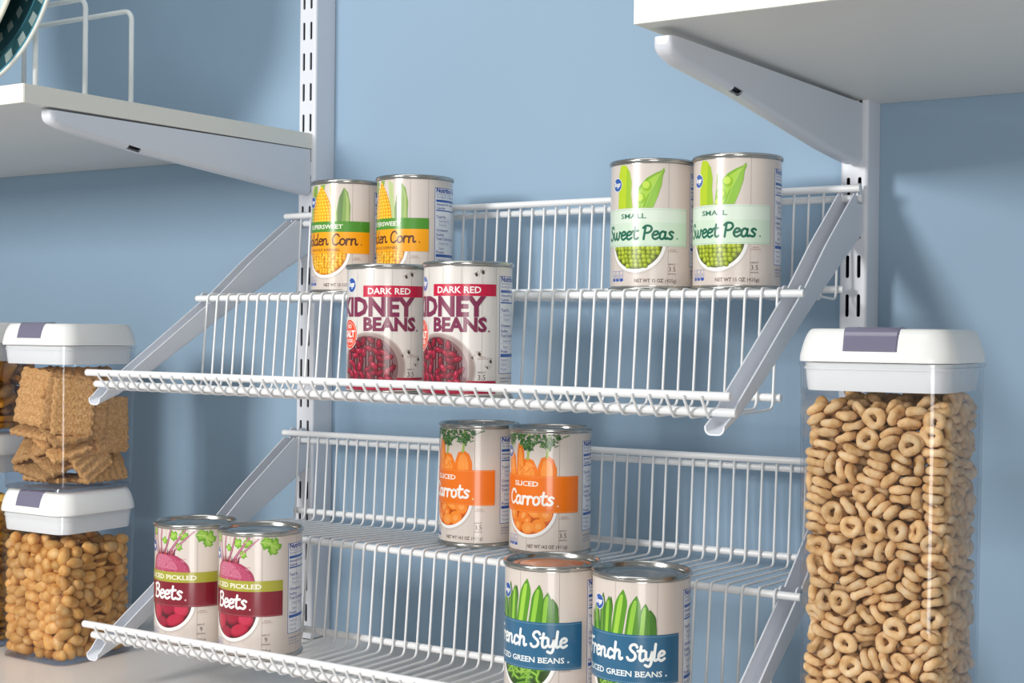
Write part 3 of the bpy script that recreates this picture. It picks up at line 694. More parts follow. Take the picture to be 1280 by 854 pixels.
def art_beets():
    A = Art(); planks(A, (-2, 28.3, 64, -50, 90))
    for p, w, c in (([(-12,82),(-15,92),(-16,103)], 2.0, '9C4F6C'), ([(-8,82),(-9,94),(-8,103)], 2.2, 'A85A74'), ([(-4,82),(0,92),(3,103)], 2.4, '8C3E5C'), ([(0,80),(8,91),(17,103)], 2.6, '96476A'), ([(3,80),(14,92),(25,102)], 2.0, 'A4617C'), ([(-14,80),(-20,92),(-23,102)], 2, '8E4A62')): A.line(catmull(p, 4), w, c, 3, True, w*.7); A.line(catmull(p, 4), w*.3, 'C98AA0', 4, False)
    def leaf(u, v, s, r, L=2, c='6DA42E', c2='97C24A'):
        q = [(0,0),(.4,.5),(.35,.9),(.8,.9),(1,.5),(1.4,.6),(1.5,.1),(1.2,-.3),(1.3,-.7),(.8,-.6),(.5,-.8),(.3,-.4)]
        T = lambda x, y: (u+s*(x*math.cos(r)-y*math.sin(r)), v+s*(x*math.sin(r)+y*math.cos(r)))
        A.poly([T(x, y) for x, y in q], c, L); A.poly([T(x*.7+.2, y*.6+.06) for x, y in q], c2, L+1); A.line([T(0, 0), T(.7, .05), T(1.35, 0)], s*.06, 'C7DC8A', L+2, False)
    leaf(26, 99, 8, -.1); leaf(33, 98, 8.5, -.5); leaf(36, 96, 6, -1.2); leaf(2, 96, 6, .4); leaf(8, 86.5, 5, .5); leaf(-5, 90, 4.5, 1.2); leaf(-22, 98, 5, .6); leaf(11, 99, 6, -.2)
    pts = catmull([(-22,60),(-21,72),(-17,79),(-10,82.5),(-2,82.5),(8,80.5),(16,76),(21,70),(23,60)], 4)
    A.poly(pts, 'A23A5A', 4); A.poly([(u*.9, v-1.8) for u, v in pts], 'B44C6A', 5); A.poly([(u*.66-4, v*.9+6.5) for u, v in pts if v > 66], 'C46A84', 6)
    R_ = random.Random(2)
    for k in range(60): A.ell(R_.uniform(-18, 18), R_.uniform(66, 78), R_.uniform(.3, 1.1), R_.uniform(.15, .5), R_.choice(('D58FA2', 'A03656', '8E2C4A', 'C97088')), 7, R_.uniform(-.5, .5), 8)
    for k in range(9): A.poly([(-12+k*2.2, 80.5), (-13+k*2.6, 86.5), (-10+k*2.2, 81)], ('7E2B3E', 'A84A3C', '5E2038')[k % 3], 7)
    bowl(A, 38.5, 26, '4A0E1C')
    for k, (u, v, a, b, r) in enumerate(((-13, 29, 6.5, 9.6, .15), (0, 33, 8.5, 7, -.2), (14, 32, 7.5, 8, .3), (8, 22, 10, 5.6, .35), (-6, 19, 6.5, 6, .1))):
        A.ell(u, v, a, b, '6E1226', 4, r, 24); A.ell(u-.3, v+.6, a*.93, b*.9, ('A81E38', '8E1A32', 'B4243E')[k % 3], 5, r, 24); A.ell(u-.6, v+1, a*.74, b*.72, ('B62842', '9A2038', 'C23450')[k % 3], 6, r, 20)
    A.annulus(0, 38.5, 23.7, 26.6, 'F1EFEC', 7, 48, PI, 2*PI)
    A.rect(-46, 47, 34.4, 56.2, '7E1E2C', 8); A.rect(-46, 47, 56.2, 65.5, 'A6A23A', 8); dots(A, -45, 46, 35.2, 'C98A90', 9)
    A.text('SLICED PICKLED', 0, 58.7, 4.0, 'EFEBD8', 9, True, fit=56, serif=True)
    A.script('Beets', -2, 41.2, 12.6, 'F8F4F0', 9, fit=34, weight=.165); A.ell(18, 40.6, .8, .8, 'E4C0C4', 9)
    logo(A, -23, 86.5); nutrition(A); facts_icons(A); servings(A, '9', '15 OZ', '425g'); return A.build('beet_label', paper)
def art_kidney():
    A = Art(); planks(A, (-32, -14, 3, 19, 36, 49, -60, 80), 'A39A94'); R_ = random.Random(5)
    for u, v, s in ((31, 97, 1.7), (36.5, 99, 1.9), (38.5, 60.5, 1.2), (34, 33, 1.8), (28, 30, 1.5), (44, 27, 1.6), (-2, 86, 1.0), (41, 22, 1)):
        A.ell(u, v, s*.75, s, '6B5A52', 2, .3); A.ell(u, v, s*.4, s*.55, '41342F', 3, .3)
        for k in range(4): A.line([(u+R_.uniform(-3, 3), v+R_.uniform(-2, 3)), (u+R_.uniform(-3, 3), v+R_.uniform(-2, 3))], .22, '7A6A62', 2, False)
    for k in range(26):
        u, v = R_.uniform(-40, 50), R_.uniform(8, 98); A.line([(u, v), (u+R_.uniform(-.5, .5), v+R_.uniform(3, 9))], .2, 'B7AEA8', 1, False)
    A.rect(-7, 48.8, 79.8, 89.4, 'C3123F', 5); A.text('DARK RED', 16.2, 82.2, 5.2, 'F6F1EE', 6, True, fit=38)
    A.text('KIDNEY', 0, 63.9, 15.2, '7B2A4C', 6, 2, fit=75); A.text('BEANS', 16.4, 51.4, 10.8, '7B2A4C', 6, 2, fit=47); A.ell(42, 51.4, .8, .8, '7B2A4C', 6)
    A.ell(-2, 20, 33, 30, 'B7A8A2', 2, n=56); A.ell(-2, 20, 31.6, 28.8, 'A08D88', 3, n=56); A.ell(-3, 20, 27.5, 27, '7C5A5C', 4, n=56); A.ell(-3.5, 20, 24, 26, '4A1522', 4, n=56)
    scatter_long(A, 21, 25, [('5C0A1A', '8E1430', 'BC4058'), ('4E0816', '7E1028', 'AA3048'), ('6A0C20', 'A01A38', 'D05C74')])
    A.rect(23, 49, 9.3, 11.4, 'B0143C', 6); A.rect(-46, 49, 1, 3.4, 'A8143A', 6)
    A.ell(-25.5, 48, 12, 13, 'F0EAE6', 6, n=40); A.ell(-25.5, 48, 11.4, 12.4, 'E84A26', 7, n=40); A.annulus(-25.5, 48, 10.0, 10.4, 'F8D8CC', 8)
    A.text('NO', -25.5, 53, 3.4, 'F8F2EE', 8, True); A.text('SALT', -25.5, 45.6, 5.4, 'F8F2EE', 8, 2, fit=17); A.text('ADDED', -25.5, 41, 2.8, 'F8F2EE', 8, True, fit=13)
    logo(A, -22.5, 90, 5.6); nutrition(A); facts_icons(A)
    servings(A, '3.5', '15 OZ', '425g', '5A4138', 36, True)
    return A.build('kidney_bean_label', paper_knotty)

# ------------------------------------------------------------------ tin cans
H_CAN = .1127
def can_parts(label_mesh):
    out = []
    m = MB(); m.lathe([(.0365, .0036), (RB, .0044), (RB, H_CAN-.0044), (.0365, H_CAN-.0036)], 144); out.append(('can_body', m.mesh('can_body', M_tin)))
    m = MB(); m.lathe([(.0004, .0032), (.026, .0030), (.030, .0038), (.0345, .0036), (.0352, .0006), (.0362, .0), (.0374, .0004), (.0381, .0014), (.0381, .0032), (.0372, .0040), (.0362, .0042)], 96); out.append(('bottom_seam', m.mesh('bottom_seam', M_tin)))
    H = H_CAN
    m = MB(); m.lathe([(.0362, H-.0042), (.0372, H-.0040), (.0381, H-.0030), (.0381, H-.0012), (.0376, H-.0003), (.0368, H), (.0360, H-.0004), (.0354, H-.0014), (.0350, H-.0042)], 96); out.append(('top_seam', m.mesh('top_seam', M_tin)))
    m = MB(); m.lathe([(.0350, H-.0042), (.0338, H-.0046), (.0325, H-.0040), (.0312, H-.0034), (.0298, H-.0036), (.0286, H-.0044), (.0270, H-.0045), (.0258, H-.0038), (.0246, H-.0036), (.0232, H-.0042), (.015, H-.0043), (.0004, H-.0043)], 96); out.append(('can_lid', m.mesh('can_lid', M_tin)))
    out.append(('paper_label', label_mesh))
    return out
def ray(u, v):
    return (fw+r2*((u-640)/FPX)-u2*((v-427)/FPX)).normalized()
Z1U, Z2U, Z1L, Z2L = -.0876, -.1790, -.3204, -.4121
CANS = [ # type, x, y, z, (label u in mm that shows at pixel), label text
 ('corn', .13167, -.10739, Z1U, (28.5, 441, 235), 'golden corn can at left on the upper wire shelf, beside the wall upright'),
 ('corn', .21705, -.11142, Z1U, (52.6, 543, 300), 'golden corn can showing its blue nutrition panel, behind the right kidney bean can'),
 ('kidney', .27989, -.23396, Z2U, (-7, 454.5, 358), 'dark red kidney bean can at left, in front of the corn cans'),
 ('kidney', .37118, -.24695, Z2U, (52.6, 624, 410), 'dark red kidney bean can at right, its nutrition panel showing'),
 ('pea', .47516, -.11432, Z1U, (28.3, 836, 240), 'small sweet peas can, the left of the two, farther from the slanted bracket'),
 ('pea', .55340, -.11367, Z1U, (28.3, 939, 215), 'small sweet peas can, the right of the two, beside the slanted bracket'),
 ('carrot', .29904, -.11854, Z1L, (28.3, 592.7, 655), 'sliced carrots can at left on the upper step of the lower wire shelf'),
 ('carrot', .37972, -.12359, Z1L, (28.3, 698.7, 655), 'sliced carrots can at right, behind the green bean cans'),
 ('bean', .46920, -.27160, Z2L, (28.3, 699.6, 720), 'french style green bean can at left, in front of the carrot cans'),
 ('bean', .54586, -.26987, Z2L, (28.3, 822, 740), 'french style green bean can at right, nearest the cereal canister'),
 ('beet', .08771, -.27171, Z2L, (28.3, 247, 690), 'sliced pickled beets can at left, nearest the peanut canister'),
 ('beet', .16628, -.27002, Z2L, (28.3, 328, 690), 'sliced pickled beets can at right, its nutrition panel showing'),
]
ART = dict(corn=art_corn, kidney=art_kidney, pea=art_peas, carrot=art_carrots, bean=art_green_beans, beet=art_beets)
GROUP = dict(corn='golden corn cans', kidney='kidney bean cans', pea='sweet pea cans', carrot='sliced carrot cans', bean='green bean cans', beet='pickled beet cans')
first = {}
for ty, x, y, z, (lu, px, py), lab in CANS:
    d = ray(px, py); dx, dy = CX-x, CY-y
    a = d.x**2+d.y**2; b = 2*(dx*d.x+dy*d.y); c = dx*dx+dy*dy-RB**2
    disc = max(b*b-4*a*c, 0); t = (-b-math.sqrt(disc))/(2*a)
    hx, hy = CX+d.x*t-x, CY+d.y*t-y
    az = math.atan2(hx, -hy)                     # label angle that must sit here
    rz = -(lu*MM/RB-az)*-1 if False else az-lu*MM/RB
    if ty not in first:
        root = thing('tin_can', lab, 'can', (x, y, z), rz, GROUP[ty])
        for nm, me in can_parts(ART[ty]()): link(nm, me, root)
        first[ty] = root
    else:
        r = copy_tree(first[ty]); r.location = (x, y, z); r.rotation_euler = (0, 0, rz); r['label'] = lab

# ------------------------------------------------------------------ flip-lid canisters
ZC = -.4624
def canister(x, y, z, hgt, label, name='storage_canister'):
    """square clear canister with a white domed lid; hgt = base to lid rim"""
    root = thing(name, label, 'canister', (x, y, z), 0, 'clear canisters with white lids')
    m = MB(); W0, W1, t = .0985, .1030, .0018
    def wid(zz): return W0+(W1-W0)*zz/hgt
    rr = .016
    outer = [rsq(W0-.007, rr-.003, 0), rsq(W0-.002, rr-.001, .0012), rsq(wid(.004), rr, .004)]+[rsq(wid(hgt*k/6), rr, hgt*k/6) for k in range(1, 6)]+[rsq(wid(hgt-.0035), rr, hgt-.0035), rsq(.1062, .018, hgt-.0028), rsq(.1062, .018, hgt-.0006)]
    inner = [rsq(wid(hgt)-2*t, rr-t, hgt-.0006), rsq(wid(.006)-2*t, rr-t, .006)]
    m.loft(outer+inner, smooth=True); 
    m.build('clear_body', M_clear, root, auto=True)
    b = MB(); b.loft([rsq(W0-.0072, rr-.003, .0004), rsq(W0-.0024, rr-.001, .0016), rsq(W0-.0034, rr-.001, .0044)], cap0=True, cap1=True); b.build('thick_base', M_base, root, auto=True)
    l = MB(); D = [(0, .1050, .0195), (.0012, .1054, .0195), (.004, .1050, .0195), (.009, .1030, .019), (.014, .1002, .018), (.018, .0970, .017), (.0205, .0940, .016), (.0217, .0912, .015), (.0220, .088, .014)]
    l.loft([rsq(.098, .017, hgt)]+[rsq(w, r, hgt+zz) for zz, w, r in D], cap0=True, cap1=True)
    lid = l.build('lid', M_lid, root, auto=True)
    c = MB(); c.loft([rsq(.0975, .015, hgt-.0005), rsq(.0965, .015, hgt-.010), rsq(.0945, .014, hgt-.0178), rsq(.0935, .0135, hgt-.0192)], cap0=True, cap1=True); c.build('lid_collar', M_lid, lid, auto=True)
    g = MB(); g.loft([rsq(.0990, .0160, hgt-.0050), rsq(.0990, .016, hgt-.0032)], closed=True); g.build('seal_ring', M_lid, lid)
    q = MB(); secs = []
    prof = [(-.0517, .0068), (-.0512, .0090), (-.0499, .0140), (-.0484, .0182), (-.0468, .0209), (-.0452, .0222), (-.034, .0226)]
    for xx, ins in ((-.0185, .0012), (-.0172, 0), (.0172, 0), (.0185, .0012)):
        secs.append([(xx, yy-.0009+ins, zz+hgt+.0006-ins*.3) for yy, zz in prof]+[(xx, yy+.003, zz+hgt-.002) for yy, zz in prof[::-1]])
    q.loft(secs, cap0=True, cap1=True); q.build('flip_latch', M_latch, lid, auto=True)
    return root
XL, YL, XR, YR = -.1437, -.2229, .7322, -.2658
XN, YN = -.2700, -.2480
canister(XL, YL, ZC, .1508, 'clear white-lidded canister of peanuts on the counter, under the cracker canister')
canister(XL, YL, ZC+.1508+.0222, .1483, 'clear white-lidded canister of woven crackers stacked on the peanut canister')
canister(XR, YR, ZC, .3215, 'tall clear white-lidded canister of oat rings at the right')
canister(XN, YN, ZC, .2040, 'half-hidden canister of golden flakes on the counter at the left edge')
canister(XN, YN, ZC+.2040+.0222, .0960, 'short half-hidden canister of orange snack squares behind the cracker canister')

# ------------------------------------------------------------------ what is inside the canisters
def unpack(s):
    """seven whole numbers a piece: kind (5 or more: past the 300 largest), place in tenths of a millimetre, rotation"""
    out = []
    for i in range(0, len(s), 7):
        k, x, y, z, a, b, c = s[i:i+7]; a, b, c = a/99, b/99, c/99
        q = Quaternion((math.sqrt(max(0, 1-a*a-b*b-c*c)), a, b, c)); q.normalize()
        out.append((k, Vector((x, y, z))/1e4, q))
    return out
DATA = {}
DATA['ring'] = [5,-383,-373,75,-65,25,-41,5,-384,-270,29,0,0,-91,5,-390,-119,29,0,0,79,5,-275,-366,76,13,-61,35,5,-252,-299,78,-67,-37,-61,5,-79,-390,29,0,0,60,5,-60,-239,29,0,0,98,5,-88,-88,29,0,0,-12,5,72,-369,29,79,-60,0,5,90,-204,29,0,0,-84,
5,199,-390,52,37,-89,-9,5,239,-242,29,-19,97,0,5,352,-388,29,-94,-32,0,5,390,-220,29,13,-98,0,5,388,-68,29,99,8,0,5,390,85,29,0,0,38,5,390,236,29,0,0,98,5,378,378,29,0,0,60,5,-362,-390,220,34,61,-61,5,-389,-258,87,0,0,98,
5,-324,-398,83,62,2,-61,5,-176,-239,55,90,31,25,5,-130,-390,89,97,13,12,5,68,-407,126,-11,41,88,5,149,-177,136,2,-60,-14,5,271,-390,101,5,1,98,5,236,-238,87,0,0,-20,5,383,-372,123,38,-16,-83,5,389,-239,87,92,-37,0,5,388,-87,87,33,93,0,
5,390,140,87,0,0,-98,5,390,267,131,31,-41,67,5,378,378,87,0,0,-30,5,-373,-382,319,61,-76,1,5,-398,-333,192,75,30,-57,5,-388,-108,134,15,95,24,5,-390,128,137,60,78,-9,5,-147,-390,144,91,38,11,5,-300,-286,171,-28,3,86,5,-232,-150,145,0,0,80,
5,-14,-293,96,-9,15,-35,5,115,-284,127,-74,21,-30,5,56,-150,156,-15,-10,69,5,220,-390,163,3,3,60,5,253,-240,144,-89,44,-1,5,373,-383,182,15,-35,-35,5,390,-172,145,0,0,-91,5,389,4,138,-8,-8,-60,5,389,172,155,2,10,-98,5,388,243,227,2,5,-90,
5,378,378,145,0,0,-91,5,-335,-389,368,-6,18,39,5,-397,-263,239,8,47,67,5,-386,-170,168,-19,94,21,5,-195,-390,192,78,60,9,5,-275,-241,247,98,2,-6,5,-51,-389,195,9,61,9,5,-155,-256,167,3,-42,89,5,64,-371,174,-39,17,44,5,-8,-256,195,-76,48,31,
5,204,-375,271,55,56,29,5,247,-250,202,-2,0,98,5,343,-390,229,91,12,38,5,390,-240,218,-77,-60,12,5,300,-80,211,-24,6,-96,5,389,93,198,11,-3,13,5,390,273,288,-13,-98,-6,5,378,378,203,0,0,-91,5,-381,-375,443,0,3,98,5,-389,-123,251,6,-2,38,
5,-390,14,226,-56,-73,-29,5,-232,-390,248,13,98,1,5,-95,-387,294,-17,-36,37,5,-128,-281,253,13,51,-84,5,-4,-390,297,66,-27,-64,5,29,-284,241,29,-30,79,5,257,-397,372,-18,48,-75,5,172,-230,256,-3,-4,34,5,285,-390,253,-56,73,-23,5,389,-192,319,-37,83,38,
5,391,-87,228,25,1,94,5,389,192,337,5,4,-60,5,359,392,307,-27,-65,-65,5,-249,-389,399,4,35,12,5,-395,-252,330,-19,-90,28,5,-214,-344,309,44,88,3,5,-265,-197,296,-11,-2,-64,5,-55,-436,438,-70,3,3,5,-14,-264,347,-18,-6,-27,5,101,-414,314,-33,-65,-67,
5,98,-349,297,-21,69,50,5,364,-389,372,-32,-78,-48,5,158,-258,314,-4,-3,61,5,282,-195,307,32,-73,-40,5,387,-329,304,66,68,-28,5,387,-88,302,33,-92,-11,5,389,46,300,29,1,14,5,383,373,307,-65,-27,-27,5,-380,-376,502,61,78,-2,5,-383,-222,384,-3,36,51,
5,-389,-117,340,25,-31,71,5,-151,-389,388,-34,23,-72,5,-57,-363,436,11,73,-64,5,-5,-234,397,86,45,-8,5,88,-386,414,-11,11,98,5,139,-253,370,1,-5,-77,5,317,-332,503,58,-42,-53,5,251,-299,394,49,45,-8,5,389,-303,358,86,-40,-3,5,404,-251,445,-22,42,-71,
5,389,-9,368,-8,-2,-91,5,387,144,390,-95,27,2,5,390,283,383,35,-86,32,5,378,378,421,-13,-97,-12,5,-381,-375,559,60,79,-2,5,-362,-184,426,-36,-85,32,5,-436,26,479,19,67,19,5,-258,-389,495,41,6,89,5,-236,-237,387,-18,-11,96,5,-142,-264,441,37,1,92,
5,-63,-56,515,4,-9,98,5,91,-304,474,3,98,5,5,177,-219,431,-7,1,-7,5,216,-389,483,-91,-36,11,5,230,-233,547,61,-78,4,5,332,-93,467,-42,14,59,5,363,-389,500,-56,-43,-43,5,398,-331,495,40,27,44,5,436,-99,458,25,65,25,5,388,43,435,3,-6,91,
5,390,193,461,5,-11,91,5,390,343,469,-38,91,11,5,-378,-378,618,-1,-2,-91,5,-389,-226,535,-9,2,91,5,-191,-97,478,21,-96,-12,5,-199,-387,515,37,19,81,5,-54,-260,479,82,52,-16,5,-49,-151,459,72,-26,21,5,76,-394,511,30,-20,-6,5,219,-220,487,-6,-4,-73,
5,92,-149,448,-13,-33,-17,5,214,-387,545,-97,8,15,5,100,-292,592,67,4,-6,5,362,390,565,67,-21,21,5,389,-363,668,69,-9,-69,5,390,-271,583,-2,16,97,5,280,-69,507,-38,-22,-11,5,390,330,526,11,-4,38,5,-378,-378,676,-2,-1,-38,5,-389,-239,601,1,-6,-91,
5,-407,-45,559,-85,8,48,5,-389,108,572,62,77,-4,5,-154,-389,551,-16,38,-34,5,-255,-249,543,28,23,69,5,-56,-389,556,-23,5,-89,5,-118,-239,542,-23,95,-12,5,77,-392,592,2,-26,78,5,295,-389,599,2,13,-97,5,239,-239,606,38,-91,5,5,387,-244,697,-10,-13,-78,
5,387,-248,637,-12,10,61,5,388,-149,556,-71,-60,-22,5,403,20,536,-71,42,54,5,407,179,558,12,40,33,5,389,331,586,-13,-98,-11,5,-378,-378,734,98,-13,0,5,-241,-389,646,79,-60,0,5,-183,-250,602,73,-67,2,5,-93,-389,640,20,12,89,5,-40,-279,648,-75,33,9,
5,44,-389,665,25,0,-95,5,97,-184,666,-77,61,0,5,36,-47,688,-77,-58,21,5,329,-386,665,36,-92,-6,5,331,-389,723,-13,-98,-4,5,390,-139,683,60,-25,29,5,407,-44,654,57,51,11,5,403,71,662,40,-28,-86,5,386,209,678,-83,-47,-16,5,388,293,639,3,8,-93,
5,-384,-371,830,-28,33,-55,5,-389,-238,718,-5,-4,-38,5,-236,-387,704,0,1,76,5,-203,-240,659,-67,73,-2,5,-85,-389,701,-58,-77,17,5,-55,-187,659,-52,-72,-42,5,143,-390,713,-26,62,-28,5,90,-234,714,15,-2,-55,5,209,-389,659,-50,68,-31,5,369,-386,778,-3,5,-98,
5,389,-173,774,-88,-36,-11,5,391,-38,756,3,-24,-56,5,404,116,747,21,-40,-68,5,389,357,706,-60,-79,1,5,-354,-390,861,-81,-34,42,5,-389,-210,774,-4,5,91,5,-253,-389,767,-59,-79,4,5,-236,-234,720,2,1,-67,5,-213,-74,752,25,-95,4,5,37,-387,769,5,23,38,
5,-101,-176,735,25,12,-92,5,-259,43,723,28,-9,90,5,-29,-387,738,12,20,64,5,37,-224,778,92,-26,26,5,255,-302,746,22,89,-26,5,230,-197,783,0,-20,61,5,381,-375,866,24,-18,-75,5,388,-244,798,1,-30,94,5,391,-24,818,9,-22,-75,5,389,238,810,22,-3,88,
5,378,378,765,1,0,98,5,-286,-390,865,-17,42,-34,5,-124,-307,754,-52,6,38,5,-245,-258,796,-16,1,14,5,-32,-389,845,58,75,17,5,-95,-264,827,-44,-3,-19,5,145,-295,810,-70,3,19,5,63,-325,868,3,-47,23,5,21,-182,828,-7,-26,-19,5,223,-416,812,6,70,-62,
5,170,-197,857,15,-44,72,5,356,-388,908,30,-5,-93,5,413,-263,931,-51,-63,48,5,387,191,876,-66,-72,-11,5,378,378,823,1,0,91,5,-206,-389,853,-37,27,-71,5,-386,-250,908,-13,5,17,5,-152,-390,877,-45,6,-87,5,-235,-255,869,81,50,-8,5,-231,-160,896,-15,4,34,
5,-45,-389,906,3,-30,-13,5,-83,-160,867,-18,96,15,5,181,-355,856,58,23,14,5,102,-190,972,93,17,-18,5,97,-414,924,-22,81,50,5,267,-241,880,-74,38,47,5,204,-123,922,-66,10,-15,5,283,-388,935,2,-25,-7,5,394,-140,905,-61,-11,33,5,375,46,884,1,-3,89,
5,387,189,938,-70,69,9,5,398,331,925,-4,-70,4,5,-378,-378,959,4,5,60,5,-388,-246,972,97,-11,-2,5,-389,-95,962,59,-79,6,0,-246,-436,990,33,62,-62,5,-247,-331,955,78,60,3,5,-231,-112,942,95,-23,6,5,-77,-387,955,28,90,8,5,-84,-198,915,-56,80,10,
5,-23,-32,920,-32,-33,50,5,79,-242,938,65,68,-30,5,-1,-178,1023,64,-15,-71,5,157,-312,1022,14,-17,27,5,239,-387,977,22,-11,-85,5,326,-290,868,51,8,30,5,389,-33,993,15,17,-77,0,389,278,1018,-97,13,-13,5,350,331,923,-70,-49,28,0,-378,-379,1018,-60,-78,4,
5,-389,-223,1064,20,10,-37,0,-256,-390,1114,9,96,20,5,-252,-191,1002,17,-17,38,0,-147,-391,1033,-33,-18,-88,5,-116,-205,971,-63,-74,-15,5,-2,-307,969,-46,36,4,5,126,-254,1112,-88,-35,-23,0,244,-391,1092,76,-50,-14,5,180,-164,1057,41,8,84,5,378,-378,1007,-38,-91,6,
5,284,-240,980,-9,-98,3,5,389,-142,1015,-37,91,12,5,388,39,942,-90,42,1,5,384,267,1077,13,2,-98,5,363,389,976,65,27,-27,0,-380,-377,1096,-88,-37,24,5,-389,-235,1127,18,-1,12,0,-123,-436,1164,-64,-29,-29,5,-249,-278,1031,20,-7,-23,0,125,-391,1045,25,10,-76,
5,-105,-194,1037,11,13,-90,0,93,-389,1217,-63,-52,47,0,-21,-259,1097,16,93,27,5,25,-31,1024,62,74,-21,0,120,-304,1150,30,-3,-38,5,248,-152,1107,43,26,24,5,383,-373,1064,-8,3,-60,5,306,-264,1037,-60,-78,7,5,389,-143,1075,-79,-59,-9,0,385,-1,1074,-74,64,4,
0,411,125,1027,-68,-52,44,0,389,364,1116,34,-83,39,5,-252,-254,1185,-69,60,-17,0,-131,-337,1181,-88,-33,-1,5,-272,-313,1076,-51,82,9,5,-257,-144,1084,60,-79,2,5,-205,17,1161,18,8,94,0,1,-436,1074,-69,-11,-11,0,-110,-348,1058,-34,16,-31,0,191,-406,1226,75,-38,-5,
5,17,-227,1198,15,95,-23,0,233,-280,1151,-23,51,-20,0,369,-224,1232,-98,-1,-1,5,341,238,1123,0,-13,23,0,377,-379,1145,-6,-22,-89,0,386,-284,1124,-52,9,25,0,389,-166,1128,3,13,-97,0,406,-19,1165,-5,-42,30,0,436,125,1151,-70,0,70,5,372,384,1155,-39,15,35,
0,-378,-378,1167,-59,-77,10,0,-251,-392,1203,-13,-38,76,0,-30,-318,1130,-95,-3,-16,5,-164,-250,1121,22,31,82,5,-59,-88,1124,-2,25,-85,0,76,-310,1311,29,23,90,5,64,92,1257,-3,-15,-12,0,296,-389,1198,-7,80,-11,5,276,-225,1176,81,7,-56,5,334,-34,1240,-12,-86,46,
0,386,-368,1235,-30,-16,75,0,388,-193,1181,-63,75,10,5,-375,-269,1237,-97,-12,0,0,-306,-395,1250,-13,-43,76,5,-162,-186,1252,75,61,-19,0,-32,-389,1215,-53,17,-74,0,27,-388,1223,51,-64,-29,5,-140,-202,1164,-39,11,-57,0,-52,-281,1280,92,-17,27,5,24,-92,1230,15,25,-32,
0,230,-310,1258,-13,-9,96,5,154,-161,1201,-61,78,1,5,331,358,1318,7,59,-69,0,381,-375,1311,-34,87,-17,0,380,-242,1287,-24,-95,-13,5,393,-98,1366,-42,0,90,0,436,-103,1282,-10,-69,10,5,388,113,1269,-19,-1,11,5,348,395,1256,56,42,-42,0,-378,-378,1277,-8,-44,42,
5,-393,-245,1335,27,-21,93,0,-331,-388,1367,-5,21,-16,5,-287,-256,1303,-79,-24,47,0,-156,-436,1313,-7,-70,-70,0,-190,-343,1296,-34,-16,-48,0,99,-409,1348,-79,36,26,5,-123,-69,1273,97,9,-13,0,213,-313,1313,11,-12,-31,5,136,-188,1257,2,-3,37,0,334,-389,1334,29,-17,-87,
5,335,-237,1363,56,77,5,0,390,9,1306,43,-56,55,0,389,172,1421,34,-49,77,0,389,113,1331,-14,12,77,0,391,249,1209,62,74,16,0,-390,-362,1361,-14,69,-14,5,-390,-252,1412,-16,14,-95,0,-262,-382,1403,17,5,97,5,-204,-247,1371,38,68,-27,0,-58,-349,1358,-12,98,6,
5,-150,-280,1361,-26,-55,-39,5,131,-326,1409,-22,56,50,5,-13,-246,1451,70,-35,61,5,47,-176,1369,-71,-59,-20,5,-89,-61,1370,27,-23,64,0,165,-279,1416,-37,48,32,5,-17,-164,1281,43,26,-52,5,181,-164,1319,-48,87,1,0,263,-389,1379,59,78,14,0,436,-248,1395,68,-18,-68,
5,288,-63,1341,-32,-17,82,0,388,102,1449,7,-52,84,5,346,246,1316,5,-95,27,0,397,340,1312,2,70,2,0,-373,-382,1485,-1,44,76,5,-388,-265,1472,-3,21,-62,0,-125,-388,1446,-14,-41,9,5,-270,-177,1425,-72,-67,14,5,-133,-133,1428,13,94,10,0,-34,-387,1507,-26,-90,10,
5,-114,-282,1499,14,-42,-83,5,-63,-145,1509,-77,62,6,0,-25,-389,1416,7,-4,-13,0,52,-258,1435,-41,63,-59,5,65,-117,1467,6,-8,58,0,290,-373,1472,-3,-33,12,5,246,-208,1404,43,85,-23,5,365,215,1564,-4,78,-7,5,341,385,1484,-72,40,-16,0,378,-378,1423,-96,-12,18,
0,389,-270,1489,89,39,19,5,374,-141,1441,9,-25,-25,0,389,12,1466,-77,-59,-10,5,347,262,1375,94,-11,-2,5,363,389,1407,43,56,-56,0,-304,-401,1580,10,55,-50,5,-387,-157,1501,22,-83,47,0,-248,-379,1459,11,14,72,5,-246,-248,1494,-14,-4,-88,0,44,-378,1519,-38,-85,14,
0,-177,-361,1543,30,37,-83,0,161,-436,1448,-70,-4,-4,0,150,-282,1521,-6,0,-59,0,242,-388,1582,8,93,4,5,276,-237,1530,71,49,37,5,172,-168,1449,88,31,26,5,382,374,1575,74,-56,-26,0,376,-380,1528,-23,58,-73,0,388,-272,1550,-15,-11,89,5,300,-129,1464,42,85,14,
0,387,-15,1518,18,9,-31,0,436,306,1458,20,67,20,0,392,321,1655,89,-36,-23,5,-339,-354,1571,-36,-74,-21,5,-389,-289,1530,-32,-91,-5,5,-389,-92,1598,-93,13,1,0,-197,-436,1584,9,69,-69,5,-174,-230,1548,71,69,-4,0,-8,-337,1604,97,-3,21,5,-1,-202,1565,-2,-9,90,
0,111,-389,1582,-3,-4,62,5,89,-141,1524,-77,-61,-9,5,178,-81,1603,14,-94,-28,0,251,-256,1632,-6,0,5,0,182,-245,1574,-6,0,-62,0,389,-121,1556,9,-1,-78,0,277,-389,1536,-86,37,-30,0,392,-259,1667,4,-64,-66,5,331,-82,1610,-40,90,0,5,243,-80,1529,-69,71,-4,
0,436,197,1563,20,67,20,0,391,331,1723,-18,10,-89,0,-390,-362,1621,32,-62,-32,5,-292,-192,1602,17,24,-92,5,-392,-172,1642,-82,-42,-35,0,-225,-311,1636,-13,26,83,5,-140,-201,1614,25,-93,11,5,-204,-88,1586,80,-51,-27,0,-66,-389,1645,1,-22,-13,5,-13,-260,1658,-2,-42,-83,
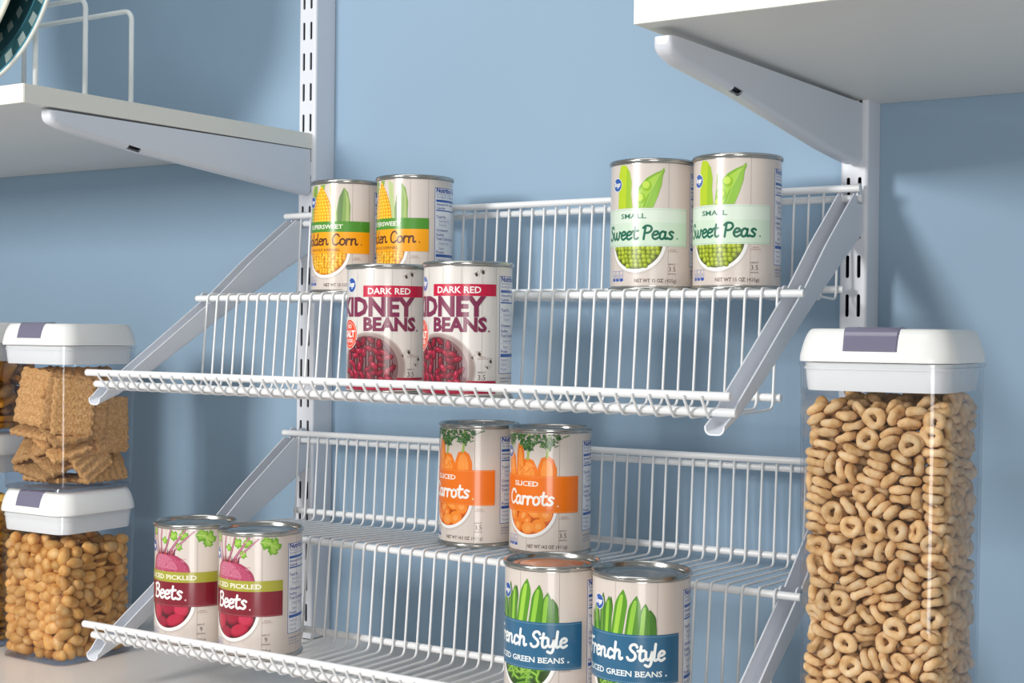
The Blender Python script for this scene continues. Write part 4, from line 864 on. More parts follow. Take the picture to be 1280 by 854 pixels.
0,135,-390,1643,38,91,2,0,117,-240,1674,55,-71,-37,0,220,-389,1691,-95,-12,27,5,245,-237,1688,95,28,-1,0,380,-376,1634,4,98,0,0,385,-180,1657,-69,15,27,0,388,58,1589,-10,0,17,0,389,191,1686,37,2,-12,5,363,389,1711,-27,65,65,0,-384,-371,1808,-77,4,56,
5,-372,-277,1643,-8,75,-64,5,-436,-201,1728,55,-44,-55,0,-345,-389,1693,-5,11,-37,5,-194,-240,1692,66,74,6,0,-106,-388,1691,-19,-12,77,5,-41,-217,1690,67,60,-16,0,75,-390,1698,3,-22,-13,5,173,-122,1746,38,-30,83,5,73,-81,1696,94,9,2,0,254,-389,1739,20,17,75,
5,224,-192,1769,8,25,-86,5,380,73,1675,-95,-15,-4,0,378,-378,1695,-95,24,-15,0,395,-113,1770,-3,-33,-15,0,436,-63,1667,-61,34,-61,5,389,119,1755,-13,98,-10,0,390,342,1793,14,-97,-7,5,363,389,1888,-9,69,69,5,-388,-289,1785,3,51,-84,5,-389,-218,1873,8,76,-62,
0,-292,-389,1743,10,-96,-1,5,-322,-209,1749,-16,-52,83,5,-174,-90,1730,-31,25,-74,0,-150,-389,1733,-88,39,-21,5,-62,-155,1702,80,-39,30,5,-33,-99,1790,1,6,-63,0,36,-389,1744,13,-17,-58,5,45,-228,1777,90,-39,4,0,260,-389,1803,88,-36,-24,0,381,-375,1757,37,90,6,
5,345,-111,1817,-1,95,-15,5,315,-79,1705,-18,36,-83,0,395,348,1903,28,-53,32,5,-387,-329,1895,-19,-5,-84,0,-386,-328,1958,-13,14,0,0,-276,-389,1834,-31,-77,22,5,-241,-242,1839,45,-16,25,5,-281,-130,1706,30,80,-50,0,-175,-308,1775,11,94,-19,5,-168,-167,1793,-80,-38,19,
0,-53,-390,1799,8,11,60,5,128,-287,1811,39,53,7,5,73,-173,1853,23,-35,-88,0,336,-389,1833,90,-37,-18,0,241,-281,1815,60,29,-18,5,219,-169,1851,-95,-29,0,0,387,-256,1777,-18,93,-28,0,389,-248,1845,95,14,5,0,390,9,1759,52,-67,41,0,387,158,1854,35,37,-42,
0,393,266,1882,3,-59,66,5,378,378,2009,6,-2,-91,0,-358,-392,1932,27,-65,65,5,-268,-264,1973,49,63,-48,0,-188,-370,1900,-18,-60,-73,0,-234,-308,1914,62,-50,34,0,-179,-425,1878,-35,52,64,5,-98,-205,1861,57,74,-32,0,16,-390,1840,-60,-78,8,0,-92,-269,1831,7,-93,28,
0,150,-388,1821,-13,-65,-12,5,194,-233,1914,-40,91,-4,0,378,-378,1905,-20,5,60,0,334,-294,1921,-17,10,78,0,387,31,1844,2,97,-20,0,389,118,1920,39,-4,13,0,388,246,1977,15,-28,75,5,-48,-318,1926,14,-15,52,5,-389,-196,1971,-30,-23,-57,0,-50,-413,1959,56,-3,30,
5,-153,-186,1961,-86,46,3,0,56,-389,1938,-59,49,-52,5,35,-261,1910,-52,-67,-51,5,-15,-144,1924,-67,61,41,0,120,-364,1948,11,-62,-21,5,138,-217,1996,11,27,-62,0,220,-386,1915,-8,13,26,5,290,-229,1976,4,2,36,5,329,-158,1921,25,26,-64,0,373,-383,2007,-48,-19,17,
0,436,-270,1994,27,65,27,0,436,-141,1911,-49,-50,49,0,389,76,1960,-56,72,32,0,389,222,2031,28,16,-58,5,-389,-287,2063,55,-43,42,5,-367,-176,2032,-37,-10,-24,5,-103,-303,1990,-23,95,12,0,44,-334,2026,50,-81,25,5,-7,-197,2013,-19,-16,96,5,132,39,2012,50,5,-72,
0,162,-411,2078,39,40,-76,5,14,-249,2081,14,1,25,5,117,-144,2078,-14,-46,-78,0,234,-387,1979,-8,-6,-97,5,330,-311,2022,-13,-97,-9,5,232,-96,2023,24,-79,2,0,281,-407,2084,-68,-34,-58,0,347,-324,2077,-98,-3,8,0,402,-177,2046,36,-29,-86,0,389,-37,1984,98,13,2,
5,389,188,2079,-87,-35,-16,5,366,386,2098,-82,-44,20,0,-377,-379,2048,96,-11,-8,5,-272,-215,2103,38,-7,69,0,-223,-387,2004,6,10,-93,5,-139,-249,2056,94,-16,20,5,-167,39,2047,-80,-56,7,5,-182,-196,2136,-44,0,-87,5,-53,-97,2093,-95,21,-2,0,125,-388,2193,-32,-19,73,
0,39,-315,2121,-98,1,5,5,-42,-48,2027,86,-48,-10,0,239,-387,2183,-17,-2,26,0,184,-312,2066,18,-25,93,5,166,-243,2043,-91,24,20,0,389,-348,2185,-78,59,12,0,387,-345,2126,12,-97,-11,0,436,35,2081,29,-64,-29,5,383,169,2137,-92,15,1,0,394,330,2135,9,-93,-15,
0,-389,-363,2177,36,-90,5,0,-102,-348,2087,31,-42,84,5,-386,-61,2121,5,-98,9,0,-246,-356,2070,-1,-8,96,5,-256,-27,2130,-3,22,12,0,26,-436,2077,-50,-49,-49,5,-70,-132,2139,8,18,-97,0,57,-385,2207,-35,85,-18,5,55,-45,2160,-91,39,1,0,283,-384,2298,62,31,61,
5,189,-251,2151,93,13,-11,5,200,-16,2136,2,71,68,0,378,-378,2237,12,-97,-10,0,389,-167,2128,22,93,-8,0,389,-63,2094,-3,78,58,5,383,72,2210,14,-30,78,0,389,136,2186,23,-23,56,0,436,287,2216,61,34,61,0,-379,-377,2246,78,58,-19,5,-389,-151,2090,37,83,-35,
5,-389,-84,2185,59,-78,4,5,-389,-22,2240,13,93,-32,0,-377,-379,2112,14,-95,19,0,-251,-319,2134,-71,68,3,0,-66,-387,2188,85,12,-49,5,-85,-184,2183,-1,-23,88,5,45,11,2075,-8,-31,-94,0,20,-387,2252,-20,-32,41,5,62,-173,2185,-88,37,-1,0,178,-388,2285,40,91,-3,
5,187,-120,2149,95,-17,-17,5,333,-147,2246,1,7,-21,0,378,-379,2306,-38,-91,1,0,436,-71,2238,-24,-66,24,5,363,49,2263,-70,62,18,0,360,183,2281,15,-93,31,0,-344,-387,2294,95,19,-18,5,-389,-217,2189,13,-41,65,5,-389,-235,2269,-2,-24,95,0,-128,-436,2085,69,11,-11,
0,-269,-301,2206,-96,-18,4,5,-291,-122,2215,13,-93,-7,0,-162,-389,2216,39,16,89,5,-99,-240,2219,-96,-4,-11,0,-65,-398,2312,23,24,-75,5,59,-237,2218,-79,54,4,5,95,-112,2293,26,15,56,0,176,-388,2343,-4,-3,-10,0,204,-188,2218,12,4,54,5,345,6,2301,32,-7,8,
0,378,-379,2364,13,-98,0,5,320,-269,2204,-58,-17,24,0,393,-109,2327,38,88,13,0,371,218,2327,20,92,-30,0,374,310,2329,34,86,-33,5,370,385,2298,-31,-40,-68,0,-336,-387,2354,-52,-82,18,0,-436,-303,2347,-65,26,-65,5,-388,-146,2328,-35,13,36,0,-256,-422,2167,30,54,-60,
5,-289,-252,2311,13,26,-26,0,-27,-390,2395,2,14,13,0,-139,-260,2266,-2,-23,90,0,108,-388,2402,37,-7,-91,0,19,-292,2302,43,80,-37,0,238,-389,2404,-4,3,91,5,210,-239,2268,57,-80,-12,5,229,-60,2312,5,-38,87,0,378,-378,2422,-2,1,-79,0,386,-285,2376,69,11,-11,
0,436,-224,2252,-5,70,-5,0,388,81,2388,76,64,0,5,360,391,2421,43,56,-56,0,-267,-320,2375,86,-44,-10,5,-327,-253,2422,-27,14,60,5,-331,-248,2490,-27,14,59,5,-156,-210,2348,13,-12,25,0,-202,-360,2313,-26,-16,23,5,-20,-218,2353,-5,-53,-46,0,7,-390,2446,6,13,37,
5,80,-253,2341,90,14,-9,5,266,-260,2449,4,-3,-15,5,231,-247,2323,61,-77,-13,0,388,-364,2481,-1,2,-18,0,436,-183,2440,13,69,13,0,386,71,2446,-1,0,-43,0,389,249,2417,6,-1,13,0,389,361,2423,45,35,-49,0,-277,-389,2496,64,-10,-74,0,-206,-293,2563,62,48,-21,
0,-137,-281,2408,-21,82,50,0,-205,-390,2453,-48,37,-62,0,176,-389,2485,89,-36,-22,5,86,-178,2386,90,7,-35,0,287,-391,2513,-69,-23,-67,5,232,-238,2384,0,13,-61,0,389,-353,2539,-38,-91,1,0,387,-223,2560,94,-21,5,0,390,72,2504,0,1,79,0,381,272,2478,-91,-38,-3,
5,306,387,2549,42,7,87,0,-378,-379,2436,78,-60,-6,5,-351,-140,2495,75,61,-14,5,-389,-130,2412,-12,7,91,5,-215,-190,2550,7,-27,-95,5,-185,-210,2456,30,-70,63,5,-225,-103,2427,66,-31,-61,0,-159,-388,2542,5,15,33,0,-70,-270,2494,-12,14,-30,5,155,-150,2436,-17,-12,-55,
0,176,-388,2553,95,9,-26,5,306,-6,2472,-23,-63,72,0,378,-378,2597,32,-94,-1,0,390,-182,2604,96,-13,3,0,389,-46,2613,-4,5,61,0,391,-70,2530,-95,6,24,5,363,223,2531,-86,48,3,5,367,387,2565,-35,-82,14,0,-376,-380,2494,3,7,35,5,-391,-244,2585,20,9,96,
5,-49,-267,2548,78,-58,-9,5,-329,-106,2543,64,72,-16,5,-280,-113,2384,57,-45,-53,0,42,-390,2556,6,13,38,5,-205,23,2485,6,47,28,5,-193,-57,2575,42,-12,-22,0,-140,-390,2431,10,-78,-8,5,155,-123,2547,29,0,95,0,74,-259,2461,-3,-26,94,5,235,-248,2509,-69,70,-3,
5,339,-142,2477,-92,-13,33,5,243,-272,2581,1,5,93,0,436,-253,2740,46,-53,-46,0,389,102,2576,5,12,13,0,436,244,2634,66,24,66,5,384,371,2610,-70,-56,31,0,-371,-384,2551,-3,7,-38,0,-313,-262,2634,48,84,-20,0,-318,-389,2612,-37,-91,12,5,-241,-133,2632,-25,-88,0,
5,-111,15,2562,-12,-6,94,5,-332,-26,2633,94,-21,5,0,-127,-390,2593,-90,-37,15,5,-53,-127,2575,-17,5,-82,5,-118,-184,2638,25,94,11,0,104,-388,2642,81,45,17,5,59,-224,2602,-18,-4,77,5,52,-26,2528,14,91,-29,0,28,-390,2500,97,-13,-14,5,103,-264,2534,22,2,-44,
5,336,199,2673,-63,-70,23,0,242,-436,2641,5,70,-70,0,389,-325,2655,59,-77,16,5,381,-45,2672,-5,3,38,0,436,95,2672,-54,-44,54,0,390,237,2738,3,3,-60,5,318,353,2669,66,66,28,0,-387,-367,2661,22,-54,-31,5,-388,-141,2672,16,24,-78,0,-177,-390,2667,-37,90,-7,
5,-37,-313,2681,-8,19,20,5,-283,-157,2723,9,17,-44,0,-31,-423,2666,18,-60,76,5,-57,-324,2628,-15,14,-18,5,-27,-79,2635,-34,8,-59,5,178,-285,2678,53,-19,-33,5,70,-161,2705,57,3,-61,5,-120,26,2668,9,-57,77,0,363,-389,2701,44,-54,54,0,249,-378,2661,4,70,-70,
0,390,-146,2703,59,-25,29,0,225,-389,2774,-13,-7,-13,0,347,-297,2755,54,26,33,0,388,-33,2738,-35,92,3,5,390,236,2796,3,-3,60,0,-245,-252,2739,12,24,-57,0,-380,-376,2781,36,88,11,5,-407,-166,2780,-5,67,-49,5,-380,376,2814,-22,-1,96,0,-301,-390,2699,1,0,-98,
5,-389,-265,2708,-12,-14,-77,5,-129,-149,2725,55,79,-23,5,-198,38,2853,52,-83,16,0,-132,-390,2744,60,78,8,5,-173,-238,2674,-4,-17,60,5,20,-202,2695,-76,27,-26,5,61,386,2831,-67,71,-9,5,123,-254,2779,-82,-54,-13,0,99,-351,2698,-15,-32,-10,5,131,-104,2817,-4,-98,-6,
5,-8,117,2849,51,-18,-81,5,236,-253,2815,-50,-80,4,5,170,-149,2628,-37,-82,29,0,115,-174,2868,-1,14,-92,5,321,107,2822,-94,-30,0,5,378,378,2809,13,7,97,0,377,-194,2862,17,-33,78,5,293,-269,2683,-44,-54,15,0,389,-50,2795,2,2,-37,0,436,93,2823,-69,-12,69,
5,369,386,2753,11,10,90,0,-392,-268,2847,-70,-28,-50,5,-250,-108,2791,83,-48,-11,5,-330,118,2856,15,-2,-60,5,-436,-60,2788,30,63,30,5,-379,377,2879,-8,-20,29,0,-262,-260,2821,-2,98,10,5,-135,-113,2799,25,19,92,0,-142,176,2882,59,38,56,5,-50,20,2825,54,-42,1,
5,-239,387,2911,-8,-6,73,0,-277,-389,2758,98,14,1,5,-18,-57,2739,-18,-13,42,5,-332,8,2810,56,79,-18,0,0,-319,2738,96,11,-15,5,15,-164,2834,-18,-84,19,0,-58,183,2870,6,85,-11,0,89,223,2928,-28,-34,-88,5,-100,322,2903,-3,5,92,0,144,-386,2829,-47,-10,76,
0,400,-82,2898,-66,18,-32,5,263,305,2911,10,-17,-42,5,262,-20,2831,-44,-45,-22,5,119,236,2805,15,31,49,5,378,378,2869,13,7,97,5,265,-111,2833,75,32,27,5,239,-181,2707,23,42,-48,5,343,-172,2793,19,34,-86,0,386,27,2900,-59,-56,-54,0,395,264,2896,-22,-84,-26,
0,200,411,2885,66,49,-15,0,-380,-376,2850,-4,-27,12,0,-162,-205,2882,84,-52,-10,0,-241,-63,2889,-45,-82,-32,5,-436,94,2808,-63,-31,63,5,-243,240,2870,13,-7,8,0,-382,374,2942,-14,-16,59,0,-180,-389,2812,62,-77,-4,0,-101,-343,2844,81,-36,-26,0,-312,-185,2874,22,-10,-94,
0,66,-42,2882,-78,38,-47,5,-389,229,2814,27,-3,-58,5,-125,-252,2776,-49,-73,-24,5,-33,-228,2818,9,48,30,5,-83,-82,2826,37,-86,2,0,-88,-73,2899,55,-76,-5,5,-146,275,2821,-88,-36,-12,0,11,-424,2806,34,-52,67,0,17,-310,2843,40,46,15,0,-266,-389,2861,-25,-11,88,
5,-102,436,2862,52,-47,47,5,38,393,2918,78,55,-19,0,78,124,2902,84,-10,-48,0,108,-333,2860,35,79,6,0,390,-298,2865,9,-22,89,0,291,-275,2902,30,-21,-80,5,360,143,2911,33,9,-79,5,199,168,2856,-65,28,50,0,377,-379,2794,1,86,-46,0,268,-390,2845,14,96,-18,
0,245,74,2910,-18,29,-11,5,175,34,2845,40,-23,74]
DATA['peanut'] = [0,-298,-367,52,52,61,39,0,-167,-393,53,-90,-26,16,1,-183,-183,50,78,-17,-3,0,-54,-299,54,9,-5,88,0,72,-361,52,-79,59,6,0,354,-385,52,-58,1,-11,1,281,-230,50,63,49,28,2,312,-64,29,-2,4,46,0,400,281,52,-13,28,-79,1,360,382,50,5,31,-93,
0,-382,-359,54,-11,-3,80,1,-377,-238,51,-63,7,3,0,-234,-267,85,38,0,-40,0,-11,-343,145,84,-24,-25,0,216,-370,52,-6,4,78,2,217,10,55,95,19,-21,0,413,-322,87,-4,-54,-35,1,408,-94,65,9,38,-72,2,379,132,34,18,1,28,1,313,310,106,18,47,62,
0,-383,-358,162,-72,51,-40,0,-109,-391,147,22,69,63,0,60,-412,221,19,-5,8,0,140,-370,130,-28,-10,62,1,228,-224,136,16,11,-86,0,294,-312,135,6,-15,-96,1,387,-209,85,2,32,6,2,307,26,76,-8,3,-55,0,305,161,106,52,68,12,1,403,185,143,-43,22,-83,
0,-296,-309,164,-14,91,13,0,-261,-413,154,3,-44,88,1,-160,-265,156,71,6,-27,0,29,-292,232,27,93,20,1,45,-257,137,-95,19,-3,0,224,-413,184,-79,26,40,1,286,-120,107,67,-7,-14,2,210,5,133,-84,44,25,0,413,53,73,65,-31,-57,1,305,349,209,48,-72,-46,
0,336,-390,182,-29,44,-11,1,415,-252,185,26,36,54,0,413,200,254,-63,-62,29,1,398,305,169,-14,-52,-71,0,-389,-307,245,-2,-36,-82,0,-204,-391,242,82,-24,-24,0,-85,-346,239,37,-15,-9,0,170,-285,205,-34,9,-25,0,383,-358,265,-61,-63,16,1,389,-238,287,87,-13,31,
2,400,-112,158,47,72,49,1,363,380,157,-17,32,91,0,-328,-387,276,-69,51,50,1,-287,-207,218,-76,28,41,0,29,-382,316,-39,78,-44,0,276,-304,293,-62,4,-8,2,294,19,192,-6,18,86,0,180,108,226,15,96,21,0,277,-404,323,72,-3,28,1,414,-139,286,-37,-49,-42,
2,321,-23,135,-97,-10,14,0,411,31,182,-58,56,-33,1,380,363,264,-38,61,-54,0,-384,-355,353,50,47,58,0,-233,-346,347,-19,-15,-86,0,-3,-261,349,-24,74,-36,2,305,-123,189,-37,-91,-2,0,149,-380,312,42,-70,-21,1,261,-193,254,-33,-85,-27,0,385,-355,376,62,53,37,
1,310,-97,278,91,19,-33,2,381,51,275,-92,-23,13,0,320,125,261,-59,-69,-29,1,381,289,332,-3,32,-91,0,-355,-385,438,6,-97,-16,0,-113,-269,352,-46,56,-58,0,105,-384,423,7,-38,-41,2,235,0,256,-2,4,-12,0,262,303,365,36,-58,18,1,212,405,387,-34,-48,79,
0,348,-227,380,-38,-40,55,2,415,-17,280,42,-7,72,0,406,176,358,24,3,-80,1,361,381,372,-87,14,12,0,-132,-410,329,1,-69,-70,0,-22,-375,409,77,40,23,0,210,-378,402,-55,22,-47,0,322,-367,439,-45,-45,48,1,387,-65,361,-94,-28,4,2,320,61,356,77,-56,-17,
0,310,183,404,-21,41,68,1,380,329,426,-13,3,-15,0,-309,-312,495,-8,22,-43,1,-218,-281,426,29,-4,-6,0,-92,-315,463,84,46,-23,0,-18,-413,506,10,-43,87,1,319,415,475,-98,-8,0,0,381,-362,496,27,-66,-35,1,406,-239,465,-19,27,44,2,387,40,397,-4,9,38,
0,189,228,343,27,26,86,1,384,355,531,72,51,40,0,-336,-390,546,9,-16,-97,0,-184,-413,436,-44,3,9,0,-145,-226,505,22,0,4,0,213,-389,508,31,-90,-21,1,349,247,476,-84,22,-2,0,304,-287,547,45,68,54,2,393,12,467,20,-8,45,0,280,45,447,-2,-23,29,
1,391,256,566,-35,-91,15,0,-413,-330,580,56,73,-16,0,-202,-366,530,-70,62,-27,0,77,-340,520,-86,46,-17,0,135,-283,453,0,-34,-26,0,212,193,454,-14,-11,-51,0,413,-316,584,-40,21,-71,1,394,-118,454,21,-64,-64,2,373,-27,513,-15,94,24,0,411,141,485,-56,-53,-55,
0,-247,-264,591,-75,-14,5,0,-117,-327,583,20,25,68,0,263,-122,509,1,24,-95,1,249,-47,577,-57,1,49,0,320,-413,572,50,32,-73,1,378,-183,545,9,-37,-91,0,325,41,594,66,54,-30,1,323,385,583,32,39,43,0,-387,-350,712,54,25,54,0,-9,-411,613,2,-93,-28,
1,-107,-183,597,-7,-2,99,0,124,-343,619,-68,67,-24,1,-25,-284,554,-53,-57,42,0,158,-219,545,16,-29,-92,1,295,-143,609,-33,68,-56,1,220,345,609,71,61,28,0,370,-224,639,13,-96,-22,1,413,-99,604,-74,-26,59,2,387,-21,616,1,77,-53,0,413,113,620,4,-28,69,
1,295,180,536,-43,-85,17,0,-302,-378,758,22,5,82,0,-312,-382,649,-1,-4,-89,1,-304,-241,677,-71,-27,43,0,235,-276,660,13,89,-4,0,225,-385,620,54,-72,39,0,376,-326,687,-14,83,49,1,362,-79,703,1,33,-90,0,308,235,635,54,78,26,1,381,361,638,20,5,-70,
0,-216,-413,823,-96,-3,17,0,-186,-413,643,17,42,-86,0,3,-303,655,-79,27,-24,1,128,-285,708,37,22,33,0,298,-412,716,-10,-89,-42,1,406,-218,742,-51,-55,60,2,291,91,710,56,-78,9,0,412,279,696,17,41,-63,1,304,396,680,15,59,72,0,-383,-359,815,56,-28,-58,
0,-213,-326,713,-2,26,72,1,-223,-156,709,5,35,70,0,-46,-411,724,31,15,3,0,-119,-285,681,-59,21,-47,2,257,-44,693,-4,50,-82,0,381,185,749,-93,-1,-32,0,368,-377,789,-58,25,39,1,342,-319,783,19,-16,22,2,194,-151,634,22,90,17,0,400,60,711,-2,39,-76,
0,-300,-313,861,17,96,15,0,-183,-283,901,89,-41,16,0,-153,-295,800,41,-50,-25,0,-13,-311,785,-48,30,22,0,303,225,819,13,77,-60,1,320,295,744,44,-37,-74,0,216,-271,779,-4,0,77,1,296,-196,739,-75,48,-30,2,332,116,856,18,13,33,0,389,29,811,-35,88,21,
1,362,381,777,-43,-14,-15,0,-50,-410,832,58,12,-12,1,-14,-221,837,7,62,-77,0,121,-300,811,-28,10,-53,2,205,46,849,-15,-9,85,0,280,124,791,36,12,-16,1,157,393,830,-66,22,-30,0,380,-362,899,76,-31,-8,1,415,-236,857,75,59,-27,2,408,141,893,-13,6,-71,
0,293,325,847,-59,-29,-13,0,-354,-385,909,98,-7,-3,0,-140,-413,975,-31,-58,-63,1,-234,-381,935,-21,36,-53,0,81,-413,864,-73,31,49,1,-185,-171,822,-16,1,97,0,127,-401,728,93,21,21,2,327,-2,892,0,-96,-24,0,397,-99,802,-38,-25,41,1,263,-30,794,-72,-61,13,
2,422,-104,904,-59,67,-32,1,415,302,827,-22,39,-52,0,-389,-297,949,86,-42,-3,0,-25,-383,935,38,-59,-22,1,327,-105,888,-22,71,44,0,235,-408,820,-7,-6,10,1,311,-227,843,-10,-18,48,0,214,-298,881,-12,-32,86,1,410,-113,995,-66,50,-42,2,397,23,941,-4,10,-85,
0,326,110,955,-34,90,18,1,289,234,924,3,-2,89,0,-361,-381,1015,0,66,70,0,54,-288,907,-12,-53,38,2,136,-309,959,52,63,25,0,46,-117,1076,32,-83,42,1,231,-168,846,39,-79,34,0,224,218,1005,-64,-40,-21,0,411,-275,972,-13,-1,-75,1,230,-99,920,-56,-7,-61,
2,397,47,1007,0,-13,46,0,412,242,953,71,-59,35,1,360,382,895,9,97,-14,0,-260,-244,997,86,40,21,0,-100,-317,1004,3,27,86,0,-169,-255,1079,2,37,-84,0,-92,226,1062,-43,84,-22,1,39,215,1093,41,83,27,0,183,-401,934,76,-43,30,1,320,-235,944,61,-69,-26,
0,296,-382,962,11,21,87,1,260,-155,1046,-56,-78,-3,2,327,-93,1007,-38,78,-27,0,348,192,1052,-32,2,-63,1,374,371,1012,83,-32,-43,0,-369,-307,1055,-93,-5,-11,1,-259,406,1099,30,-76,55,0,-246,-389,1061,49,79,-21,1,-82,-72,1071,-8,-29,-5,1,-168,326,1076,33,-52,-38,
0,-122,-370,1100,-28,-27,54,1,-1,341,1118,-98,-10,-3,0,61,-364,1003,-67,52,-30,0,200,94,999,1,-19,-91,0,389,-224,1067,31,-22,-34,1,283,-413,1062,-19,-15,-12,2,261,-13,995,78,60,4,0,328,52,1065,25,82,39,0,-382,-359,1125,24,5,-75,1,-336,-196,1064,86,37,-27,
0,-302,136,1096,-63,-43,-3,1,-380,302,1079,33,3,23,0,-220,-331,1152,-89,15,-28,1,-311,-108,1160,72,-24,-63,0,-412,150,1131,54,-35,-66,1,-245,243,1089,53,16,-36,0,138,-378,1074,50,-19,-48,1,-33,-237,1049,77,-36,-49,2,77,-1,1086,2,41,13,0,240,138,1106,51,-1,26,
1,-64,174,1152,-85,29,-9,0,223,-367,1134,44,42,28,2,209,-28,1047,97,20,3,0,150,170,1165,21,71,41,0,328,-314,1057,-40,-47,77,1,413,-80,1089,-37,6,-75,2,432,171,1078,57,-55,-38,0,125,24,1150,-28,18,-78,1,390,310,1051,-19,-93,-1,0,-298,-400,1161,85,-29,42,
1,-413,-136,1136,-74,-63,-14,2,-261,25,1138,-22,-19,-18,0,-351,68,1171,-9,51,-71,1,-372,373,1142,34,-3,39,0,-54,-381,1185,72,-29,-33,1,-224,-54,1104,-2,-98,14,2,-170,140,1106,-70,66,22,0,-133,42,1141,-42,49,-38,1,-124,414,1127,-12,-17,-96,0,-5,-375,1086,50,79,27,
1,57,-245,1098,13,-15,62,2,13,-4,1067,36,3,90,0,305,252,1131,95,5,-1,1,133,283,1076,42,-8,-27,0,-24,-275,1160,19,96,-4,1,195,-292,1049,-29,-67,43,2,214,26,1094,14,95,-19,0,-109,-132,1152,84,-43,-19,1,226,347,1104,6,-19,97,0,372,-373,1041,-70,-31,-57,
1,301,-241,1123,84,-14,27,2,233,-161,1131,26,-10,-92,0,147,-102,1130,32,-88,-19,1,381,362,1132,61,77,-8]
DATA['mix'] = [0,-365,-346,121,62,32,32,1,-401,-171,53,-63,-73,17,0,-345,129,121,62,33,-62,0,-178,-429,121,50,-49,49,0,-111,-103,124,60,60,36,1,-137,113,48,20,97,-1,0,-88,340,121,15,68,-15,1,79,-338,48,-99,6,5,0,115,-99,36,0,0,34,0,56,108,121,66,-24,66,
1,134,353,48,-90,-40,-5,0,327,-343,36,70,-70,0,1,373,-105,48,-89,-44,-5,0,318,106,36,-99,-9,0,0,344,288,121,49,49,-49,1,-389,-342,306,-59,-60,43,1,-411,1,236,35,-37,-64,0,-296,301,97,-94,24,17,0,-178,-357,121,-50,-49,-50,1,-188,-136,167,62,37,48,
0,-142,123,211,-48,10,-23,1,19,395,280,5,10,-8,0,97,-321,172,-70,70,4,0,91,-131,108,0,0,-69,1,143,72,150,41,-69,-58,0,121,344,186,0,91,0,1,339,-389,120,-99,-7,-5,0,341,-203,123,5,2,-70,0,344,129,108,0,0,0,1,345,388,48,-8,-99,0,
0,-350,-327,365,-50,-6,-84,1,-269,-51,163,24,27,30,0,-341,88,351,0,-6,70,0,-284,283,264,76,14,-3,1,-121,-273,109,-40,-61,-57,0,-245,-76,273,6,1,-83,1,-138,182,293,-23,-89,37,0,16,335,352,-1,-98,-15,0,90,-341,243,5,0,0,1,101,-121,192,5,-1,98,
0,94,95,278,1,-99,-5,1,-5,237,209,28,17,-60,0,341,-342,203,-1,-2,-70,0,337,-98,215,-3,96,-22,1,348,159,192,5,-2,93,0,261,344,311,98,0,-14,1,-233,-330,343,-28,42,19,0,-291,-204,421,-44,17,-33,0,-429,-10,495,-47,-52,47,0,-129,-429,380,-45,-53,-53,
1,-176,-126,372,3,29,88,0,-86,304,423,5,-15,96,1,74,-371,324,-92,35,7,0,30,-157,311,98,3,-1,1,96,150,375,-89,38,18,0,220,217,490,-46,11,12,0,297,-341,306,-70,-70,0,1,262,-74,300,13,-97,0,0,340,118,328,21,20,5,1,361,382,375,21,-94,2,
0,-327,-429,610,49,-50,50,0,-268,-195,519,79,-35,-16,1,-340,19,446,-40,-33,57,0,-317,413,422,-46,58,52,1,-133,-334,479,-39,-32,-30,0,-7,-242,500,0,-50,0,0,2,6,528,57,65,41,1,-36,201,476,-1,-14,97,0,131,-341,406,10,3,69,1,68,-124,403,-22,-22,-67,
0,128,63,446,-60,-69,7,1,359,-383,385,16,15,94,0,297,-61,387,48,-84,-20,1,401,125,403,-75,56,33,0,338,339,509,0,-95,26,0,-429,-253,706,58,39,58,1,-140,44,531,-69,56,-42,0,-90,-237,662,-71,52,-37,0,-54,-141,563,85,9,49,1,-221,-70,512,-45,-82,22,
0,-185,429,644,-70,8,8,1,180,-389,478,5,15,-15,0,214,-194,493,14,16,53,0,303,-25,529,85,-41,-21,1,95,412,483,84,-5,-2,0,341,-331,506,69,-67,-20,1,401,-206,398,-11,21,-72,0,429,-75,648,-8,70,-8,0,330,429,642,53,-46,46,1,394,-314,671,-14,17,-77,
0,-158,188,673,22,-3,-73,1,-68,325,634,-11,1,-7,0,-241,-14,650,-18,93,16,0,3,-429,644,-4,70,70,1,157,-187,613,13,-97,-7,0,159,178,698,-3,-31,82,1,357,316,722,93,-22,-9,0,-267,-214,685,-98,1,-12,0,370,105,644,-46,43,-73,1,351,322,615,-4,27,94,
0,131,359,654,38,38,-81,1,389,-343,569,-73,-63,17,0,239,-275,654,-96,11,21]
